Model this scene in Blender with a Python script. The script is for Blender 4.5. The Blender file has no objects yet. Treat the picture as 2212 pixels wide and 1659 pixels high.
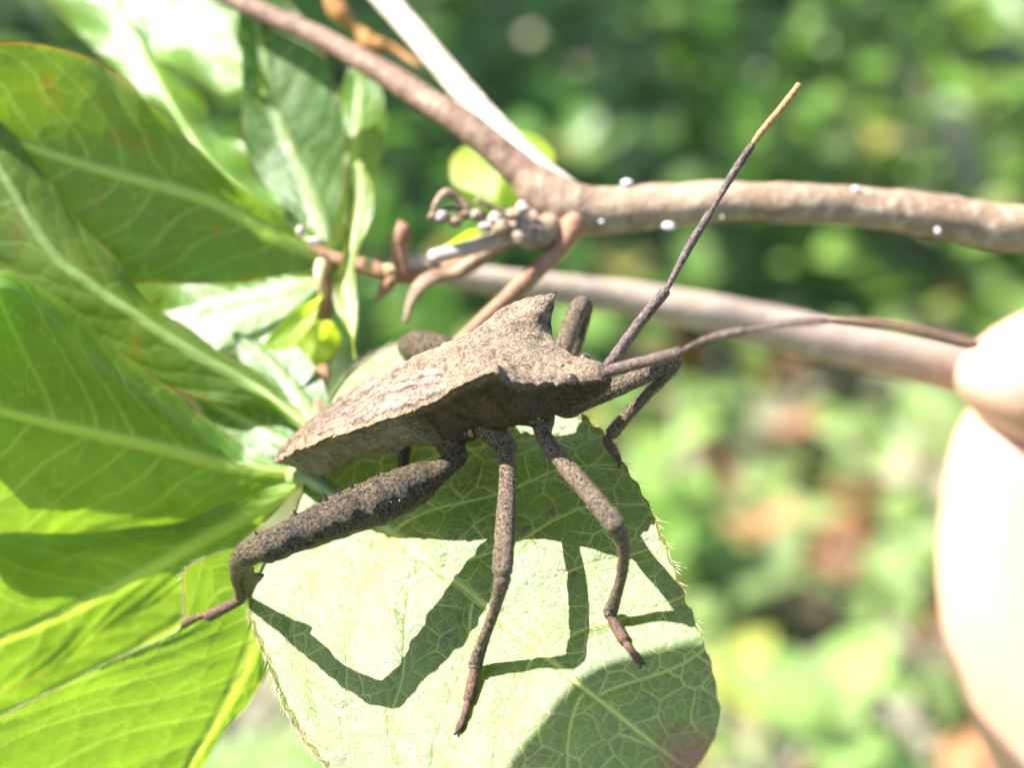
import bpy, math, random
import numpy as np
from mathutils import Vector, Matrix, Quaternion
rng = np.random.default_rng(7); random.seed(7)
scn = bpy.context.scene; C = scn.collection

# ---------------------------------------------------------------- camera, sky, sun, exposure
FPX = 4500.0            # focal length in pixels of the 2212-px-wide view
DT = 149.0              # mm from lens to the tip of the bug's abdomen
PITCH = math.radians(32)
CAMZ = 0.55
cam_d = bpy.data.cameras.new('camera'); cam = bpy.data.objects.new('camera', cam_d); C.objects.link(cam)
cam_d.sensor_width = 36; cam_d.lens = 36 * FPX / 2212; cam_d.clip_start = 0.01; cam_d.clip_end = 500
cam.location = (0, 0, CAMZ); cam.rotation_euler = (math.pi / 2 - PITCH, 0, 0)
cam_d.dof.use_dof = True; cam_d.dof.focus_distance = 0.137; cam_d.dof.aperture_fstop = 25; cam_d.dof.aperture_blades = 0
scn.camera = cam
RC = np.array(Matrix.Rotation(math.pi / 2 - PITCH, 3, 'X')); OC = np.array([0, 0, CAMZ])
S_cam = np.array([-.62, .74, .28]); S_cam /= np.linalg.norm(S_cam)
S_w = RC @ S_cam
w = bpy.data.worlds.new('World'); scn.world = w; w.use_nodes = True
nt = w.node_tree; sky = nt.nodes.new('ShaderNodeTexSky'); sky.sky_type = 'NISHITA'; sky.sun_disc = False
sky.sun_elevation = math.asin(S_w[2]); sky.sun_rotation = math.atan2(S_w[0], S_w[1])
nt.links.new(sky.outputs[0], nt.nodes['Background'].inputs[0]); nt.nodes['Background'].inputs[1].default_value = 0.085
sl = bpy.data.lights.new('sun', 'SUN'); sl.energy = 5.0; sl.angle = math.radians(0.53); sl.color = (1, .975, .94)
sun = bpy.data.objects.new('sun', sl); C.objects.link(sun); sun.rotation_euler = Vector(S_w).to_track_quat('Z', 'Y').to_euler()
sun.location = (0, 0, 3)
scn.view_settings.view_transform = 'Standard'; scn.view_settings.look = 'None'
scn.view_settings.exposure = 2.3; scn.view_settings.gamma = 1

# ---------------------------------------------------------------- helpers
def Q(x, y, z):
    """view pixel and mm towards the viewer from the bug's tail -> camera mm"""
    d = DT - z; return np.array([(x - 1106) / FPX * d, -(y - 829.5) / FPX * d, -d])
def QL(pts): return np.array([Q(*p[:3]) for p in pts])
def W(a): return (np.asarray(a) * .001) @ RC.T + OC
def tag(o, label=None, cat=None, group=None, kind=None):
    for k, v in (('label', label), ('category', cat), ('group', group), ('kind', kind)):
        if v: o[k] = v
    return o
def empty(name, loc):
    o = bpy.data.objects.new(name, None); C.objects.link(o); o.location = loc; o.empty_display_size = .005; return o
def origin(p):
    v = Vector((0, 0, 0))
    while p is not None: v += p.location; p = p.parent
    return np.array(v)
def mesh(name, V, Fc, mat, parent=None, world=False, attrs=None, smooth=True):
    """V in camera mm (or world metres), faces as quads / tris arrays"""
    V = np.asarray(V, float); V = V if world else W(V)
    V = V - origin(parent)
    me = bpy.data.meshes.new(name)
    if isinstance(Fc, np.ndarray):
        n, k = Fc.shape
        me.vertices.add(len(V)); me.vertices.foreach_set('co', V.astype(np.float32).ravel())
        me.loops.add(n * k); me.loops.foreach_set('vertex_index', Fc.astype(np.int32).ravel())
        me.polygons.add(n); me.polygons.foreach_set('loop_start', np.arange(0, n * k, k, dtype=np.int32))
        me.update(calc_edges=True)
    else:
        me.from_pydata(V.tolist(), [], [list(map(int, q)) for q in Fc]); me.update()
    if smooth: me.polygons.foreach_set('use_smooth', np.ones(len(me.polygons), bool))
    for k, a in (attrs or {}).items():
        a = np.asarray(a, np.float32)
        if a.ndim == 1:
            at = me.attributes.new(k, 'FLOAT', 'POINT'); at.data.foreach_set('value', a)
        else:
            at = me.attributes.new(k, 'FLOAT_VECTOR', 'POINT'); at.data.foreach_set('vector', a.ravel())
    if mat: me.materials.append(mat)
    o = bpy.data.objects.new(name, me); C.objects.link(o)
    if parent is not None: o.parent = parent
    return o
def gridF(nu, nv, wrap=False):
    i, j = np.meshgrid(np.arange(nu - 1), np.arange(nv if wrap else nv - 1), indexing='ij')
    a = i * nv + j; b = i * nv + (j + 1) % nv; c = (i + 1) * nv + (j + 1) % nv; d = (i + 1) * nv + j
    return np.stack([a, b, c, d], -1).reshape(-1, 4)
def crom(P, t):
    """Catmull-Rom through P (n,k) at parameters t in 0..1 (uniform knots)"""
    P = np.asarray(P, float); n = len(P)
    if n == 2: return P[0] + (P[1] - P[0]) * np.asarray(t)[:, None]
    E = np.vstack([2 * P[0] - P[1], P, 2 * P[-1] - P[-2]])
    x = np.clip(np.asarray(t) * (n - 1), 0, n - 1 - 1e-9); i = x.astype(int); u = (x - i)[:, None]
    a, b, c, d = E[i], E[i + 1], E[i + 2], E[i + 3]
    return .5 * ((2 * b) + (-a + c) * u + (2 * a - 5 * b + 4 * c - d) * u**2 + (-a + 3 * b - 3 * c + d) * u**3)
def arc(P, n):
    """resample a polyline smoothly at n points, even in length"""
    P = np.asarray(P, float); X = crom(P, np.linspace(0, 1, 40 * len(P)))
    s = np.r_[0, np.cumsum(np.linalg.norm(np.diff(X[:, :3], axis=0), axis=1))]; t = np.linspace(0, s[-1], n)
    return np.stack([np.interp(t, s, X[:, k]) for k in range(X.shape[1])], 1)
def hsh(i, j, k):
    x = np.sin(i * 127.1 + j * 311.7 + k * 74.7) * 43758.5453; return x - np.floor(x)
def vnoise(x, y, k=0):
    i, j = np.floor(x), np.floor(y); u, v = x - i, y - j; u = u * u * (3 - 2 * u); v = v * v * (3 - 2 * v)
    a, b, c, d = hsh(i, j, k), hsh(i + 1, j, k), hsh(i, j + 1, k), hsh(i + 1, j + 1, k)
    return (a * (1 - u) + b * u) * (1 - v) + (c * (1 - u) + d * u) * v
def voro(x, y, k=0, jit=.92):
    """distance to the nearest cell border of a jittered grid"""
    i0, j0 = np.floor(x), np.floor(y); best = np.full(x.shape, 1e9); bx = np.zeros_like(x); by = np.zeros_like(x)
    pts = []
    for di in range(-2, 3):
        for dj in range(-2, 3):
            i, j = i0 + di, j0 + dj; px = i + .5 + jit * (hsh(i, j, k) - .5); py = j + .5 + jit * (hsh(i, j, k + 9) - .5)
            pts.append((px, py)); d = (px - x)**2 + (py - y)**2; m = d < best
            best = np.where(m, d, best); bx = np.where(m, px, bx); by = np.where(m, py, by)
    e = np.full(x.shape, 1e9)
    for px, py in pts:
        ll = np.hypot(px - bx, py - by); ok = ll > 1e-6
        dd = ((px - x)**2 + (py - y)**2 - best) / (2 * np.where(ok, ll, 1)); e = np.where(ok, np.minimum(e, dd), e)
    return e
def frames(P):
    T = np.gradient(P, axis=0); T /= np.linalg.norm(T, axis=1)[:, None] + 1e-12
    n = np.cross(T[0], [0.3, .2, .9]); n /= np.linalg.norm(n); Ns = [n]
    for k in range(1, len(P)):
        n = Ns[-1] - T[k] * (Ns[-1] @ T[k]); n /= np.linalg.norm(n) + 1e-12; Ns.append(n)
    Ns = np.array(Ns); return T, Ns, np.cross(T, Ns)
def tube_geo(P, R, n=14, seg=60, cap=True, even=True, lump=0, lf=2., seed=0):
    """swept tube through P (camera mm) with radii R, rounded ends; returns V, F, t"""
    PR = np.c_[P, R]
    X = arc(PR, seg) if even else PR
    P, R = X[:, :3], X[:, 3]
    if cap:
        T0 = P[1] - P[0]; T0 /= np.linalg.norm(T0); T1 = P[-1] - P[-2]; T1 /= np.linalg.norm(T1)
        a = np.array([1., .8, .45, .15])
        P = np.vstack([[P[0] - T0 * R[0] * .6 * q for q in (1, .85, .5)], P, [P[-1] + T1 * R[-1] * .6 * q for q in (.5, .85, 1)]])
        R = np.r_[R[0] * .03, R[0] * .55, R[0] * .87, R, R[-1] * .87, R[-1] * .55, R[-1] * .03]
    T, A, B = frames(P); th = np.linspace(0, 2 * np.pi, n, endpoint=False)
    rr = R[:, None] * np.ones(n)
    if lump:
        s = np.r_[0, np.cumsum(np.linalg.norm(np.diff(P, axis=0), axis=1))][:, None]
        rr = rr * (1 + lump * (vnoise(s * lf + 0 * th, th * 3 / np.pi * 1. + 0 * s, seed) - .5) * 2 + lump * .6 * (vnoise(s * lf * 3, np.cos(th) * 2 + 0 * s, seed + 3) - .5))
    V = P[:, None] + rr[..., None] * (np.cos(th)[None, :, None] * A[:, None] + np.sin(th)[None, :, None] * B[:, None])
    return V.reshape(-1, 3), gridF(len(P), n, True), np.repeat(np.linspace(0, 1, len(P)), n)
def tube(name, P, R, mat, parent, **k):
    at = k.pop('attrs', None); V, Fc, t = tube_geo(P, R, **k); return mesh(name, V, Fc, mat, parent, attrs={'along': t})
def join(parts):
    Vs, Fs, n = [], [], 0
    for V, Fc in parts: Vs.append(V); Fs.append(Fc + n); n += len(V)
    return np.vstack(Vs), np.vstack(Fs)
def hairs_geo(P, Dn, ln, wd):
    """flat tapering hair: base edge + tip, two crossed triangles"""
    P, Dn = np.asarray(P), np.asarray(Dn); n = len(P); ln = np.broadcast_to(ln, n)[:, None]
    r = rng.normal(size=(n, 3)); a = np.cross(Dn, r); a /= np.linalg.norm(a, axis=1)[:, None] + 1e-9; b = np.cross(Dn, a)
    tip = P + Dn * ln; V = np.stack([P - a * wd, P + a * wd, P - b * wd, P + b * wd, tip], 1).reshape(-1, 3)
    k = np.arange(n)[:, None] * 5; return V, np.vstack([k + [0, 1, 4], k + [2, 3, 4]])

# ---------------------------------------------------------------- materials
class NT:
    def __init__(s, name):
        s.m = bpy.data.materials.new(name); s.m.use_nodes = True; s.t = s.m.node_tree; s.b = s.t.nodes['Principled BSDF']; s.out = s.t.nodes['Material Output']
    def n(s, ty, **k):
        o = s.t.nodes.new('ShaderNode' + ty)
        for a, v in k.items():
            if a.startswith('i_'): o.inputs[a[2:].replace('_', ' ')].default_value = v
            else: setattr(o, a, v)
        return o
    def l(s, a, b): s.t.links.new(a, b)
    def coord(s): return s.n('TexCoord').outputs['Object']
    def noise(s, scale, detail=4, rough=.55, vec=None):
        o = s.n('TexNoise', i_Scale=scale, i_Detail=detail, i_Roughness=rough); s.l(vec or s.coord(), o.inputs['Vector']); return o.outputs['Fac']
    def ramp(s, fac, *st):
        r = s.n('ValToRGB'); e = r.color_ramp.elements
        while len(e) < len(st): e.new(.5)
        for q, (p, c) in zip(e, st): q.position = p; q.color = (*c, 1) if len(c) == 3 else c
        s.l(fac, r.inputs[0]); return r.outputs[0]
    def mix(s, fac, a, b, mode='MIX'):
        o = s.n('MixRGB', blend_type=mode)
        for i, v in enumerate((fac, a, b)):
            if hasattr(v, 'links') or hasattr(v, 'is_linked'): s.l(v, o.inputs[i])
            else: o.inputs[i].default_value = v if i == 0 else (*v, 1)
        return o.outputs[0]
    def attr(s, nm): return s.n('Attribute', attribute_name=nm).outputs['Fac']
    def math(s, op, a, b=0.):
        o = s.n('Math', operation=op)
        for i, v in enumerate((a, b)):
            if hasattr(v, 'is_linked'): s.l(v, o.inputs[i])
            else: o.inputs[i].default_value = v
        return o.outputs[0]
    def bump(s, h, strength, dist):
        o = s.n('Bump', i_Strength=strength, i_Distance=dist); s.l(h, o.inputs['Height']); s.l(o.outputs[0], s.b.inputs['Normal']); return o.outputs[0]

def leaf_mat(name, lam, lam2, vein, edge, transl, mixf=.45, rough=.36, spec=.5, spots=0., spotcol=(.16, .10, .02), nscale=260, bmp=.35):
    k = NT(name); v = k.attr('vein'); e = k.attr('edge')
    n1 = k.noise(nscale, 5); n2 = k.noise(60, 3)
    c = k.mix(k.ramp(n2, (.35, (0, 0, 0)), (.68, (1, 1, 1))), lam, lam2)
    c = k.mix(k.ramp(n1, (.3, (.75,) * 3), (.75, (1.12,) * 3)), c, c, 'MIX'); 
    c2 = k.mix(.6, c, k.ramp(n1, (.3, (.62,) * 3), (.75, (1.1,) * 3)), 'MULTIPLY')
    if spots:
        sp = k.ramp(k.noise(330, 6, .75), (.60 - spots * .1, (0, 0, 0)), (.70 - spots * .1, (1, 1, 1))); c2 = k.mix(k.math('MULTIPLY', sp, .85), c2, spotcol)
    c2 = k.mix(v, c2, vein); c2 = k.mix(e, c2, edge)
    k.l(c2, k.b.inputs['Base Color']); k.b.inputs['Specular IOR Level'].default_value = spec
    k.l(k.ramp(n1, (.32, (rough * .7,) * 3), (.68, (rough * 1.45,) * 3)), k.b.inputs['Roughness'])
    nb = k.bump(k.math('ADD', k.noise(4600, 4, .7), k.math('MULTIPLY', k.noise(1000, 3, .6), 1.5)), bmp, .00013)
    tr = k.n('BsdfTranslucent'); k.l(k.mix(1., c2, transl, 'MULTIPLY'), tr.inputs[0]); k.l(nb, tr.inputs['Normal'])
    ms = k.n('MixShader'); ms.inputs[0].default_value = mixf; k.l(k.b.outputs[0], ms.inputs[1]); k.l(tr.outputs[0], ms.inputs[2]); k.l(ms.outputs[0], k.out.inputs[0])
    return k.m
M = {}
M['leaf'] = leaf_mat('leaf_glossy', (.075, .124, .006), (.105, .155, .008), (.30, .345, .085), (.16, .06, .03), (1.5, 1.4, .7), .36, .30, .66, .3, (.06, .04, .012), bmp=.6)
M['leaf_thin'] = leaf_mat('leaf_thin', (.080, .170, .020), (.108, .205, .024), (.20, .30, .075), (.20, .15, .05), (2.7, 2.15, .9), .52, .34, .65)
M['leaf_yellow'] = leaf_mat('leaf_yellowing', (.080, .150, .018), (.115, .175, .014), (.22, .30, .10), (.24, .14, .03), (1.9, 1.9, .7), .5, .40, .55, .4, (.15, .11, .008))
M['leaf_dull'] = leaf_mat('leaf_dull', (.05, .115, .02), (.07, .135, .024), (.20, .26, .10), (.20, .12, .05), (1.8, 1.8, .8), .42, .38, .5)
M['leaf_lime'] = leaf_mat('leaf_lime', (.20, .33, .02), (.27, .36, .02), (.33, .42, .10), (.30, .17, .02), (2.1, 2.0, .7), .55, .42, .45)

def bug_mat(name, a, b, cdust, scale=900, rough=.55, dust=.5, bump=.5, flank_mul=None):
    k = NT(name); n1 = k.noise(scale, 6, .7); n2 = k.noise(scale * .11, 6, .7); n3 = k.noise(scale * 2., 3, .6)
    c = k.mix(k.ramp(n2, (.33, (0, 0, 0)), (.62, (1, 1, 1))), a, b)
    d = k.math('MULTIPLY', k.ramp(n1, (.42, (0, 0, 0)), (.63, (1, 1, 1))), dust); c = k.mix(d, c, cdust)
    pit = k.ramp(n3, (.33, (.35,) * 3), (.5, (1,) * 3)); c = k.mix(.66, c, pit, 'MULTIPLY')
    c = k.mix(k.attr('line'), c, k.mix(1., c, (.38, .30, .26), 'MULTIPLY'))
    if flank_mul: c = k.mix(k.attr('flank_dark'), c, k.mix(1., c, flank_mul, 'MULTIPLY'))  # thorax flank below the margin multiplied darker and browner
    k.l(c, k.b.inputs['Base Color']); k.b.inputs['Specular IOR Level'].default_value = .25
    k.l(k.ramp(n1, (.35, (rough * .75,) * 3), (.65, (min(1, rough * 1.25),) * 3)), k.b.inputs['Roughness'])
    k.b.inputs['Sheen Weight'].default_value = 0.; k.b.inputs['Sheen Roughness'].default_value = .4; k.b.inputs['Sheen Tint'].default_value = (.9, .75, .5, 1)
    h = k.math('ADD', k.math('MULTIPLY', n1, .6), k.math('MULTIPLY', n3, .5)); k.bump(h, bump, .00016)
    return k.m
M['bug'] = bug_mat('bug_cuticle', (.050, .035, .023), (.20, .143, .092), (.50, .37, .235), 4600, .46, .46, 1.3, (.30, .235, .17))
M['bug_wing'] = bug_mat('bug_forewing', (.075, .052, .038), (.225, .160, .115), (.45, .33, .24), 4200, .40, .5, 1.)
M['bug_mem'] = bug_mat('bug_membrane', (.05, .034, .023), (.12, .083, .054), (.24, .175, .115), 4000, .34, .5, .6)
M['bug_leg'] = bug_mat('bug_leg', (.009, .006, .005), (.050, .033, .022), (.46, .33, .195), 5600, .36, .42, 1.)
M['bug_femur'] = bug_mat('bug_hind_femur', (.007, .006, .005), (.022, .016, .012), (.50, .35, .16), 4600, .34, .26, 1.2)
M['bug_ant'] = bug_mat('bug_antenna', (.028, .016, .018), (.06, .038, .034), (.30, .22, .16), 3800, .42, .4, .8)
M['bug_tip'] = bug_mat('bug_antenna_tip', (.22, .095, .03), (.30, .14, .05), (.45, .28, .12), 3800, .5, .5, .6)
M['bug_tarsus'] = bug_mat('bug_tarsus', (.035, .016, .010), (.085, .038, .022), (.30, .19, .11), 4800, .4, .35, .8)
def plain(name, col, rough=.5, spec=.5, coat=0., bump=0, scale=500, var=.25):
    k = NT(name); n = k.noise(scale, 5, .6); c = k.ramp(n, (.3, tuple(x * (1 - var) for x in col)), (.7, tuple(min(1, x * (1 + var)) for x in col)))
    k.l(c, k.b.inputs['Base Color']); k.b.inputs['Roughness'].default_value = rough; k.b.inputs['Specular IOR Level'].default_value = spec; k.b.inputs['Coat Weight'].default_value = coat
    if bump: k.bump(n, .6, bump)
    return k.m
M['eye'] = plain('bug_eye', (.045, .02, .01), .15, .6, .8)
M['hair_gold'] = plain('golden_hair', (.22, .15, .075), .35)
M['hair_dark'] = plain('dark_bristle', (.05, .035, .025), .4)
M['hair_pale'] = plain('pale_hair', (.45, .45, .28), .4)
M['claw'] = plain('claw', (.03, .018, .012), .35)
def bark_mat(name, a, b, c, scale=90):
    k = NT(name); n = k.noise(scale, 6, .65); n2 = k.noise(scale * 6, 5, .7)
    col = k.mix(k.ramp(n, (.33, (0, 0, 0)), (.67, (1, 1, 1))), a, b); col = k.mix(k.ramp(n2, (.5, (0, 0, 0)), (.72, (1, 1, 1))), col, c)
    k.l(col, k.b.inputs['Base Color']); k.b.inputs['Roughness'].default_value = .62; k.b.inputs['Specular IOR Level'].default_value = .35
    k.bump(k.math('ADD', n, n2), .7, .0006); return k.m
M['bark'] = bark_mat('bark_brown', (.145, .09, .05), (.25, .165, .10), (.40, .32, .23), 140)
M['bark_stem'] = bark_mat('bark_stem', (.22, .16, .12), (.30, .225, .17), (.38, .31, .25), 60)
M['bark_pale'] = bark_mat('bark_pale', (.42, .32, .24), (.52, .40, .31), (.62, .53, .43))
M['bark_brown2'] = bark_mat('bark_reddish', (.12, .068, .04), (.18, .105, .065), (.27, .18, .12))
M['dry'] = plain('dry_orange', (.30, .13, .03), .6)
M['bark_grey'] = bark_mat('bark_grey', (.20, .155, .125), (.32, .26, .22), (.5, .44, .4))
M['bark_red'] = bark_mat('bark_red', (.17, .08, .04), (.25, .12, .06), (.34, .2, .12))
M['fleck'] = plain('white_fleck', (.50, .48, .48), .5, .5, 0, 0, 300, .1)
M['bud'] = plain('bud_scale', (.42, .30, .13), .5)

# ---------------------------------------------------------------- ground, far planting
def ground():
    n = 140; xs = np.sign(np.linspace(-1, 1, n)) * np.abs(np.linspace(-1, 1, n))**3 * 60; X, Y = np.meshgrid(xs, xs + 1.0, indexing='ij')
    Z = .02 * (vnoise(X * 3, Y * 3, 4) - .5) + .01 * (vnoise(X * 11, Y * 11, 5) - .5)
    k = NT('ground_litter'); cw = k.coord(); n1 = k.noise(9, 6, .7, cw); n2 = k.noise(70, 5, .7, cw); n3 = k.noise(2.2, 3, .5, cw)
    c = k.ramp(n2, (.3, (.06, .045, .03)), (.5, (.16, .125, .08)), (.66, (.34, .28, .20))); c = k.mix(k.ramp(n1, (.36, (0, 0, 0)), (.5, (1, 1, 1))), c, (.06, .11, .022))
    k.l(c, k.b.inputs['Base Color']); k.b.inputs['Roughness'].default_value = .9; k.bump(n2, 1., .01)
    o = mesh('ground', np.stack([X, Y, Z], -1).reshape(-1, 3), gridF(n, n), k.m, None, True); o['kind'] = 'structure'
    return o
ground()
def weed_mat(name, mixf=.4):
    k = NT(name); a = k.n('Attribute', attribute_name='tint'); k.l(a.outputs['Vector'], k.b.inputs['Base Color']); k.b.inputs['Roughness'].default_value = .45
    tr = k.n('BsdfTranslucent'); k.l(k.mix(1., a.outputs['Color'], (1.7, 1.7, .7), 'MULTIPLY'), tr.inputs[0]); ms = k.n('MixShader'); ms.inputs[0].default_value = mixf
    k.l(k.b.outputs[0], ms.inputs[1]); k.l(tr.outputs[0], ms.inputs[2]); k.l(ms.outputs[0], k.out.inputs[0]); return k.m
M['weed'] = weed_mat('weed_leaf'); M['straw'] = weed_mat('dry_litter', .15)
def leafcards(P, Dv, Up, ln, wd, fold=.25):
    """n small pointed leaves, each a folded blade of eight vertices"""
    n = len(P); Sd = np.cross(Dv, Up); Sd /= np.linalg.norm(Sd, axis=1)[:, None] + 1e-9; Nn = np.cross(Sd, Dv)
    ln = np.broadcast_to(ln, n)[:, None]; wd = np.broadcast_to(wd, n)[:, None]
    prof = [(0, 0, 0), (.3, 1, .0), (.65, .8, -.08), (1, 0, -.25), (.3, -1, 0), (.65, -.8, -.08), (.3, 0, -.0), (.65, 0, -.1)]
    V = []
    for a, b, c in prof: V.append(P + Dv * ln * a + Sd * wd * b + Nn * (ln * c + wd * fold * abs(b)))
    V = np.stack(V, 1).reshape(-1, 3); k = np.arange(n)[:, None] * 8
    return V, np.vstack([k + q for q in ([0, 6, 1], [0, 4, 6], [6, 7, 2], [6, 2, 1], [4, 5, 7], [4, 7, 6], [7, 3, 2], [5, 3, 7])])
def unit(a): return a / (np.linalg.norm(a, axis=-1, keepdims=True) + 1e-12)
def ground_cover():
    # low herb layer, denser and taller towards the back
    n = 52000; x = rng.uniform(-1.5, 1.5, n); y = rng.uniform(.25, 3.4, n)
    clump = vnoise(x * 7, y * 7, 21) * .6 + vnoise(x * 17, y * 17, 22) * .4
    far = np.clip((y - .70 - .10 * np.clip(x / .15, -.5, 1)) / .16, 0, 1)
    keep = rng.uniform(size=n) < np.clip((clump - .40) * 3.0 + far * .95, .16, 1) ; x, y, clump, far = x[keep], y[keep], clump[keep], far[keep]; n = len(x)
    z = rng.uniform(0, 1, n)**1.3 * (.03 + .10 * far + .10 * np.clip(clump - .5, 0, 1)) + .004
    az = rng.uniform(0, 2 * np.pi, n); el = rng.normal(.25, .35, n)
    Dv = np.stack([np.cos(az) * np.cos(el), np.sin(az) * np.cos(el), np.sin(el)], 1); Up = unit(np.array([0, 0, 1.]) + rng.normal(0, .25, (n, 3)))
    ln = rng.uniform(.014, .034, n); V, Fc = leafcards(np.stack([x, y, z], 1), Dv, Up, ln, ln * rng.uniform(.26, .42, n))
    g = vnoise(x * 5, y * 5, 31)[:, None]; r = rng.uniform(.7, 1.25, (n, 1))
    col = ((1 - g) * np.array([.055, .145, .010]) + g * np.array([.12, .22, .018])) * r
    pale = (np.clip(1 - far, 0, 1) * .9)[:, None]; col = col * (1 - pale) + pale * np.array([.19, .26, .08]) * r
    yel = rng.uniform(size=(n, 1)) < .05; col = np.where(yel, np.array([.22, .2, .04]), col)
    o = mesh('ground_cover', V, Fc, M['weed'], None, True, {'tint': np.repeat(col, 8, 0)}); tag(o, 'mass of small green herb leaves covering the ground behind the bug', 'ground cover', kind='stuff')
    # dry leaf litter
    n = 8500; x = rng.normal(.1, .45, n); y = .25 + 1.9 * rng.uniform(size=n)**1.5; az = rng.uniform(0, 2 * np.pi, n); el = rng.normal(.05, .25, n)
    Dv = np.stack([np.cos(az) * np.cos(el), np.sin(az) * np.cos(el), np.sin(el)], 1); Up = unit(np.array([0, 0, 1.]) + rng.normal(0, .35, (n, 3)))
    k_ = rng.uniform(size=n) < np.clip(1.15 - (y - .62) / .28, .12, 1); x, y, Dv, Up = x[k_], y[k_], Dv[k_], Up[k_]; n = len(x)
    ln = rng.uniform(.014, .05, n); V, Fc = leafcards(np.stack([x, y, rng.uniform(.008, .03, n)], 1), Dv, Up, ln, ln * rng.uniform(.08, .4, n), .4)
    t = rng.uniform(size=(n, 1)); col = np.where(t < .6, np.array([.20, .175, .115]), np.where(t < .85, np.array([.30, .15, .07]), np.array([.20, .15, .1]))) * rng.uniform(.6, 1.25, (n, 1))
    o = mesh('leaf_litter', V, Fc, M['straw'], None, True, {'tint': np.repeat(col, 8, 0)}); tag(o, 'pale and rust brown dry leaf litter scattered on the ground', 'leaf litter', kind='stuff')
ground_cover()
def shade_tree():
    # tree added out of view on the left to shade the herbs at the back
    base = np.array([-.80, 1.50, 0.]); rt = empty('added_shade_tree', base); tag(rt, 'unseen tree added so that its leafy crown shades the herb bed', 'tree')
    ww = lambda a: ((np.asarray(a) - OC) @ RC) * 1000
    tube('trunk', ww([base + (0, 0, -.02), base + (.02, 0, .3), base + (.08, -.03, .6), base + (.2, -.08, .9)]), [16, 13, 10, 5], M['bark_grey'], rt, n=12, seg=30, lump=.06, lf=.02)
    for a, b in (((.05, -.02, .5), (.35, .1, .75)), ((.08, -.03, .6), (-.1, -.25, .85)), ((.12, -.04, .7), (.4, -.35, .9)), ((.1, -.04, .65), (.1, .3, .9))):
        tube('limb', ww([base + a, base + (np.array(a) + b) / 2 + (0, 0, .03), base + b]), [8, 5, 2], M['bark_grey'], rt, n=8, seg=14)
    n = 4200; d = unit(rng.normal(size=(n, 3))) * (rng.uniform(size=(n, 1))**.4); P = base + np.array([.2, -.05, .86]) + d * np.array([.48, .38, .2])
    P = P[vnoise(P[:, 0] * 9 + P[:, 2] * 9, P[:, 1] * 9, 3) > .5]; n = len(P); az = rng.uniform(0, 2 * np.pi, n); el = rng.normal(-.2, .4, n)
    V, Fc = leafcards(P, np.stack([np.cos(az) * np.cos(el), np.sin(az) * np.cos(el), np.sin(el)], 1), unit(np.array([0, 0, 1.]) + rng.normal(0, .4, (n, 3))), rng.uniform(.03, .06, n), rng.uniform(.012, .02, n))
    o = mesh('crown', V, Fc, M['weed'], rt, True, {'tint': np.repeat(np.array([.06, .12, .025]) * rng.uniform(.7, 1.3, (n, 1)), 8, 0)}); o['kind'] = 'stuff'
shade_tree()
def px_ground(x, y, h=0.):
    """where the view ray through a pixel meets height h above the ground"""
    r = RC @ Q(x, y, 0); k = (h - OC[2]) / r[2]; return OC + r * k
def weed(name, px, h, nl, ln, col, label, cat='plant', spread=.5, seed=0, wd=.36, group=None):
    g = np.random.default_rng(seed); top = px_ground(*px, h); base = np.array([top[0], top[1], 0.]) ; rt = empty(name, base)
    tag(rt, label, cat, group)
    P = np.array([base + (0, 0, -.01), base + (.004, 0, h * .5), base + (0, .004, h)])
    ww = lambda a: ((np.asarray(a) - OC) @ RC) * 1000
    tube('stem', ww(P), [1.6, 1.3, .8], M['bark_green'], rt, n=8, seg=12)
    for k in range(nl):
        az = k * 2.4 + g.uniform(-.3, .3); hh = h * (.45 + .55 * (k + 1) / nl); el = g.uniform(.0, .6)
        Dv = np.array([[math.cos(az) * math.cos(el), math.sin(az) * math.cos(el), math.sin(el)]])
        b = base + np.array([.003 * math.cos(az), .003 * math.sin(az), hh])
        L_ = ln * g.uniform(.75, 1.15); V, Fc = leafcards(b[None] - Dv * .002, Dv, np.array([[0, 0, 1.]]), L_, L_ * wd)
        c = np.array(col) * g.uniform(.85, 1.15)
        mesh('leaf', V, Fc, M['weed'], rt, True, {'tint': np.tile(c, (8, 1))})
    return rt
M['bark_green'] = plain('green_stem', (.16, .2, .06), .5)

# ---------------------------------------------------------------- the leaf the bug stands on: plane, bend
N = np.array([-.35, .55, .76]); N /= np.linalg.norm(N); P0 = Q(990, 1585, 15.8)
def PL(x, y):
    r = Q(x, y, 0); return r * ((P0 @ N) / (r @ N))
cA = PL(665, 1030); cB = PL(1500, 1660); EX = (cB - cA) / np.linalg.norm(cB - cA); EY = np.cross(N, EX)   # EY points to the far (upper right) margin
def pl2(p): q = p - cA; return np.array([q @ EX, q @ EY])
LEN = np.linalg.norm(cB - cA)
R_edge = arc(np.array([pl2(PL(*p)) for p in [(665, 1030), (690, 930), (735, 840), (800, 772), (880, 742), (1010, 760), (1140, 820), (1240, 888), (1295, 930), (1345, 1000), (1400, 1092), (1445, 1190), (1485, 1300), (1525, 1400), (1548, 1490), (1555, 1560), (1530, 1620), (1500, 1660)]]), 400)
L_edge = arc(np.array([pl2(PL(*p)) for p in [(665, 1030), (645, 1090), (610, 1165), (565, 1245), (541, 1310), (556, 1376), (590, 1462), (630, 1560), (690, 1650), (800, 1760), (980, 1830), (1200, 1830), (1380, 1760), (1500, 1660)]]), 400)
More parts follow.
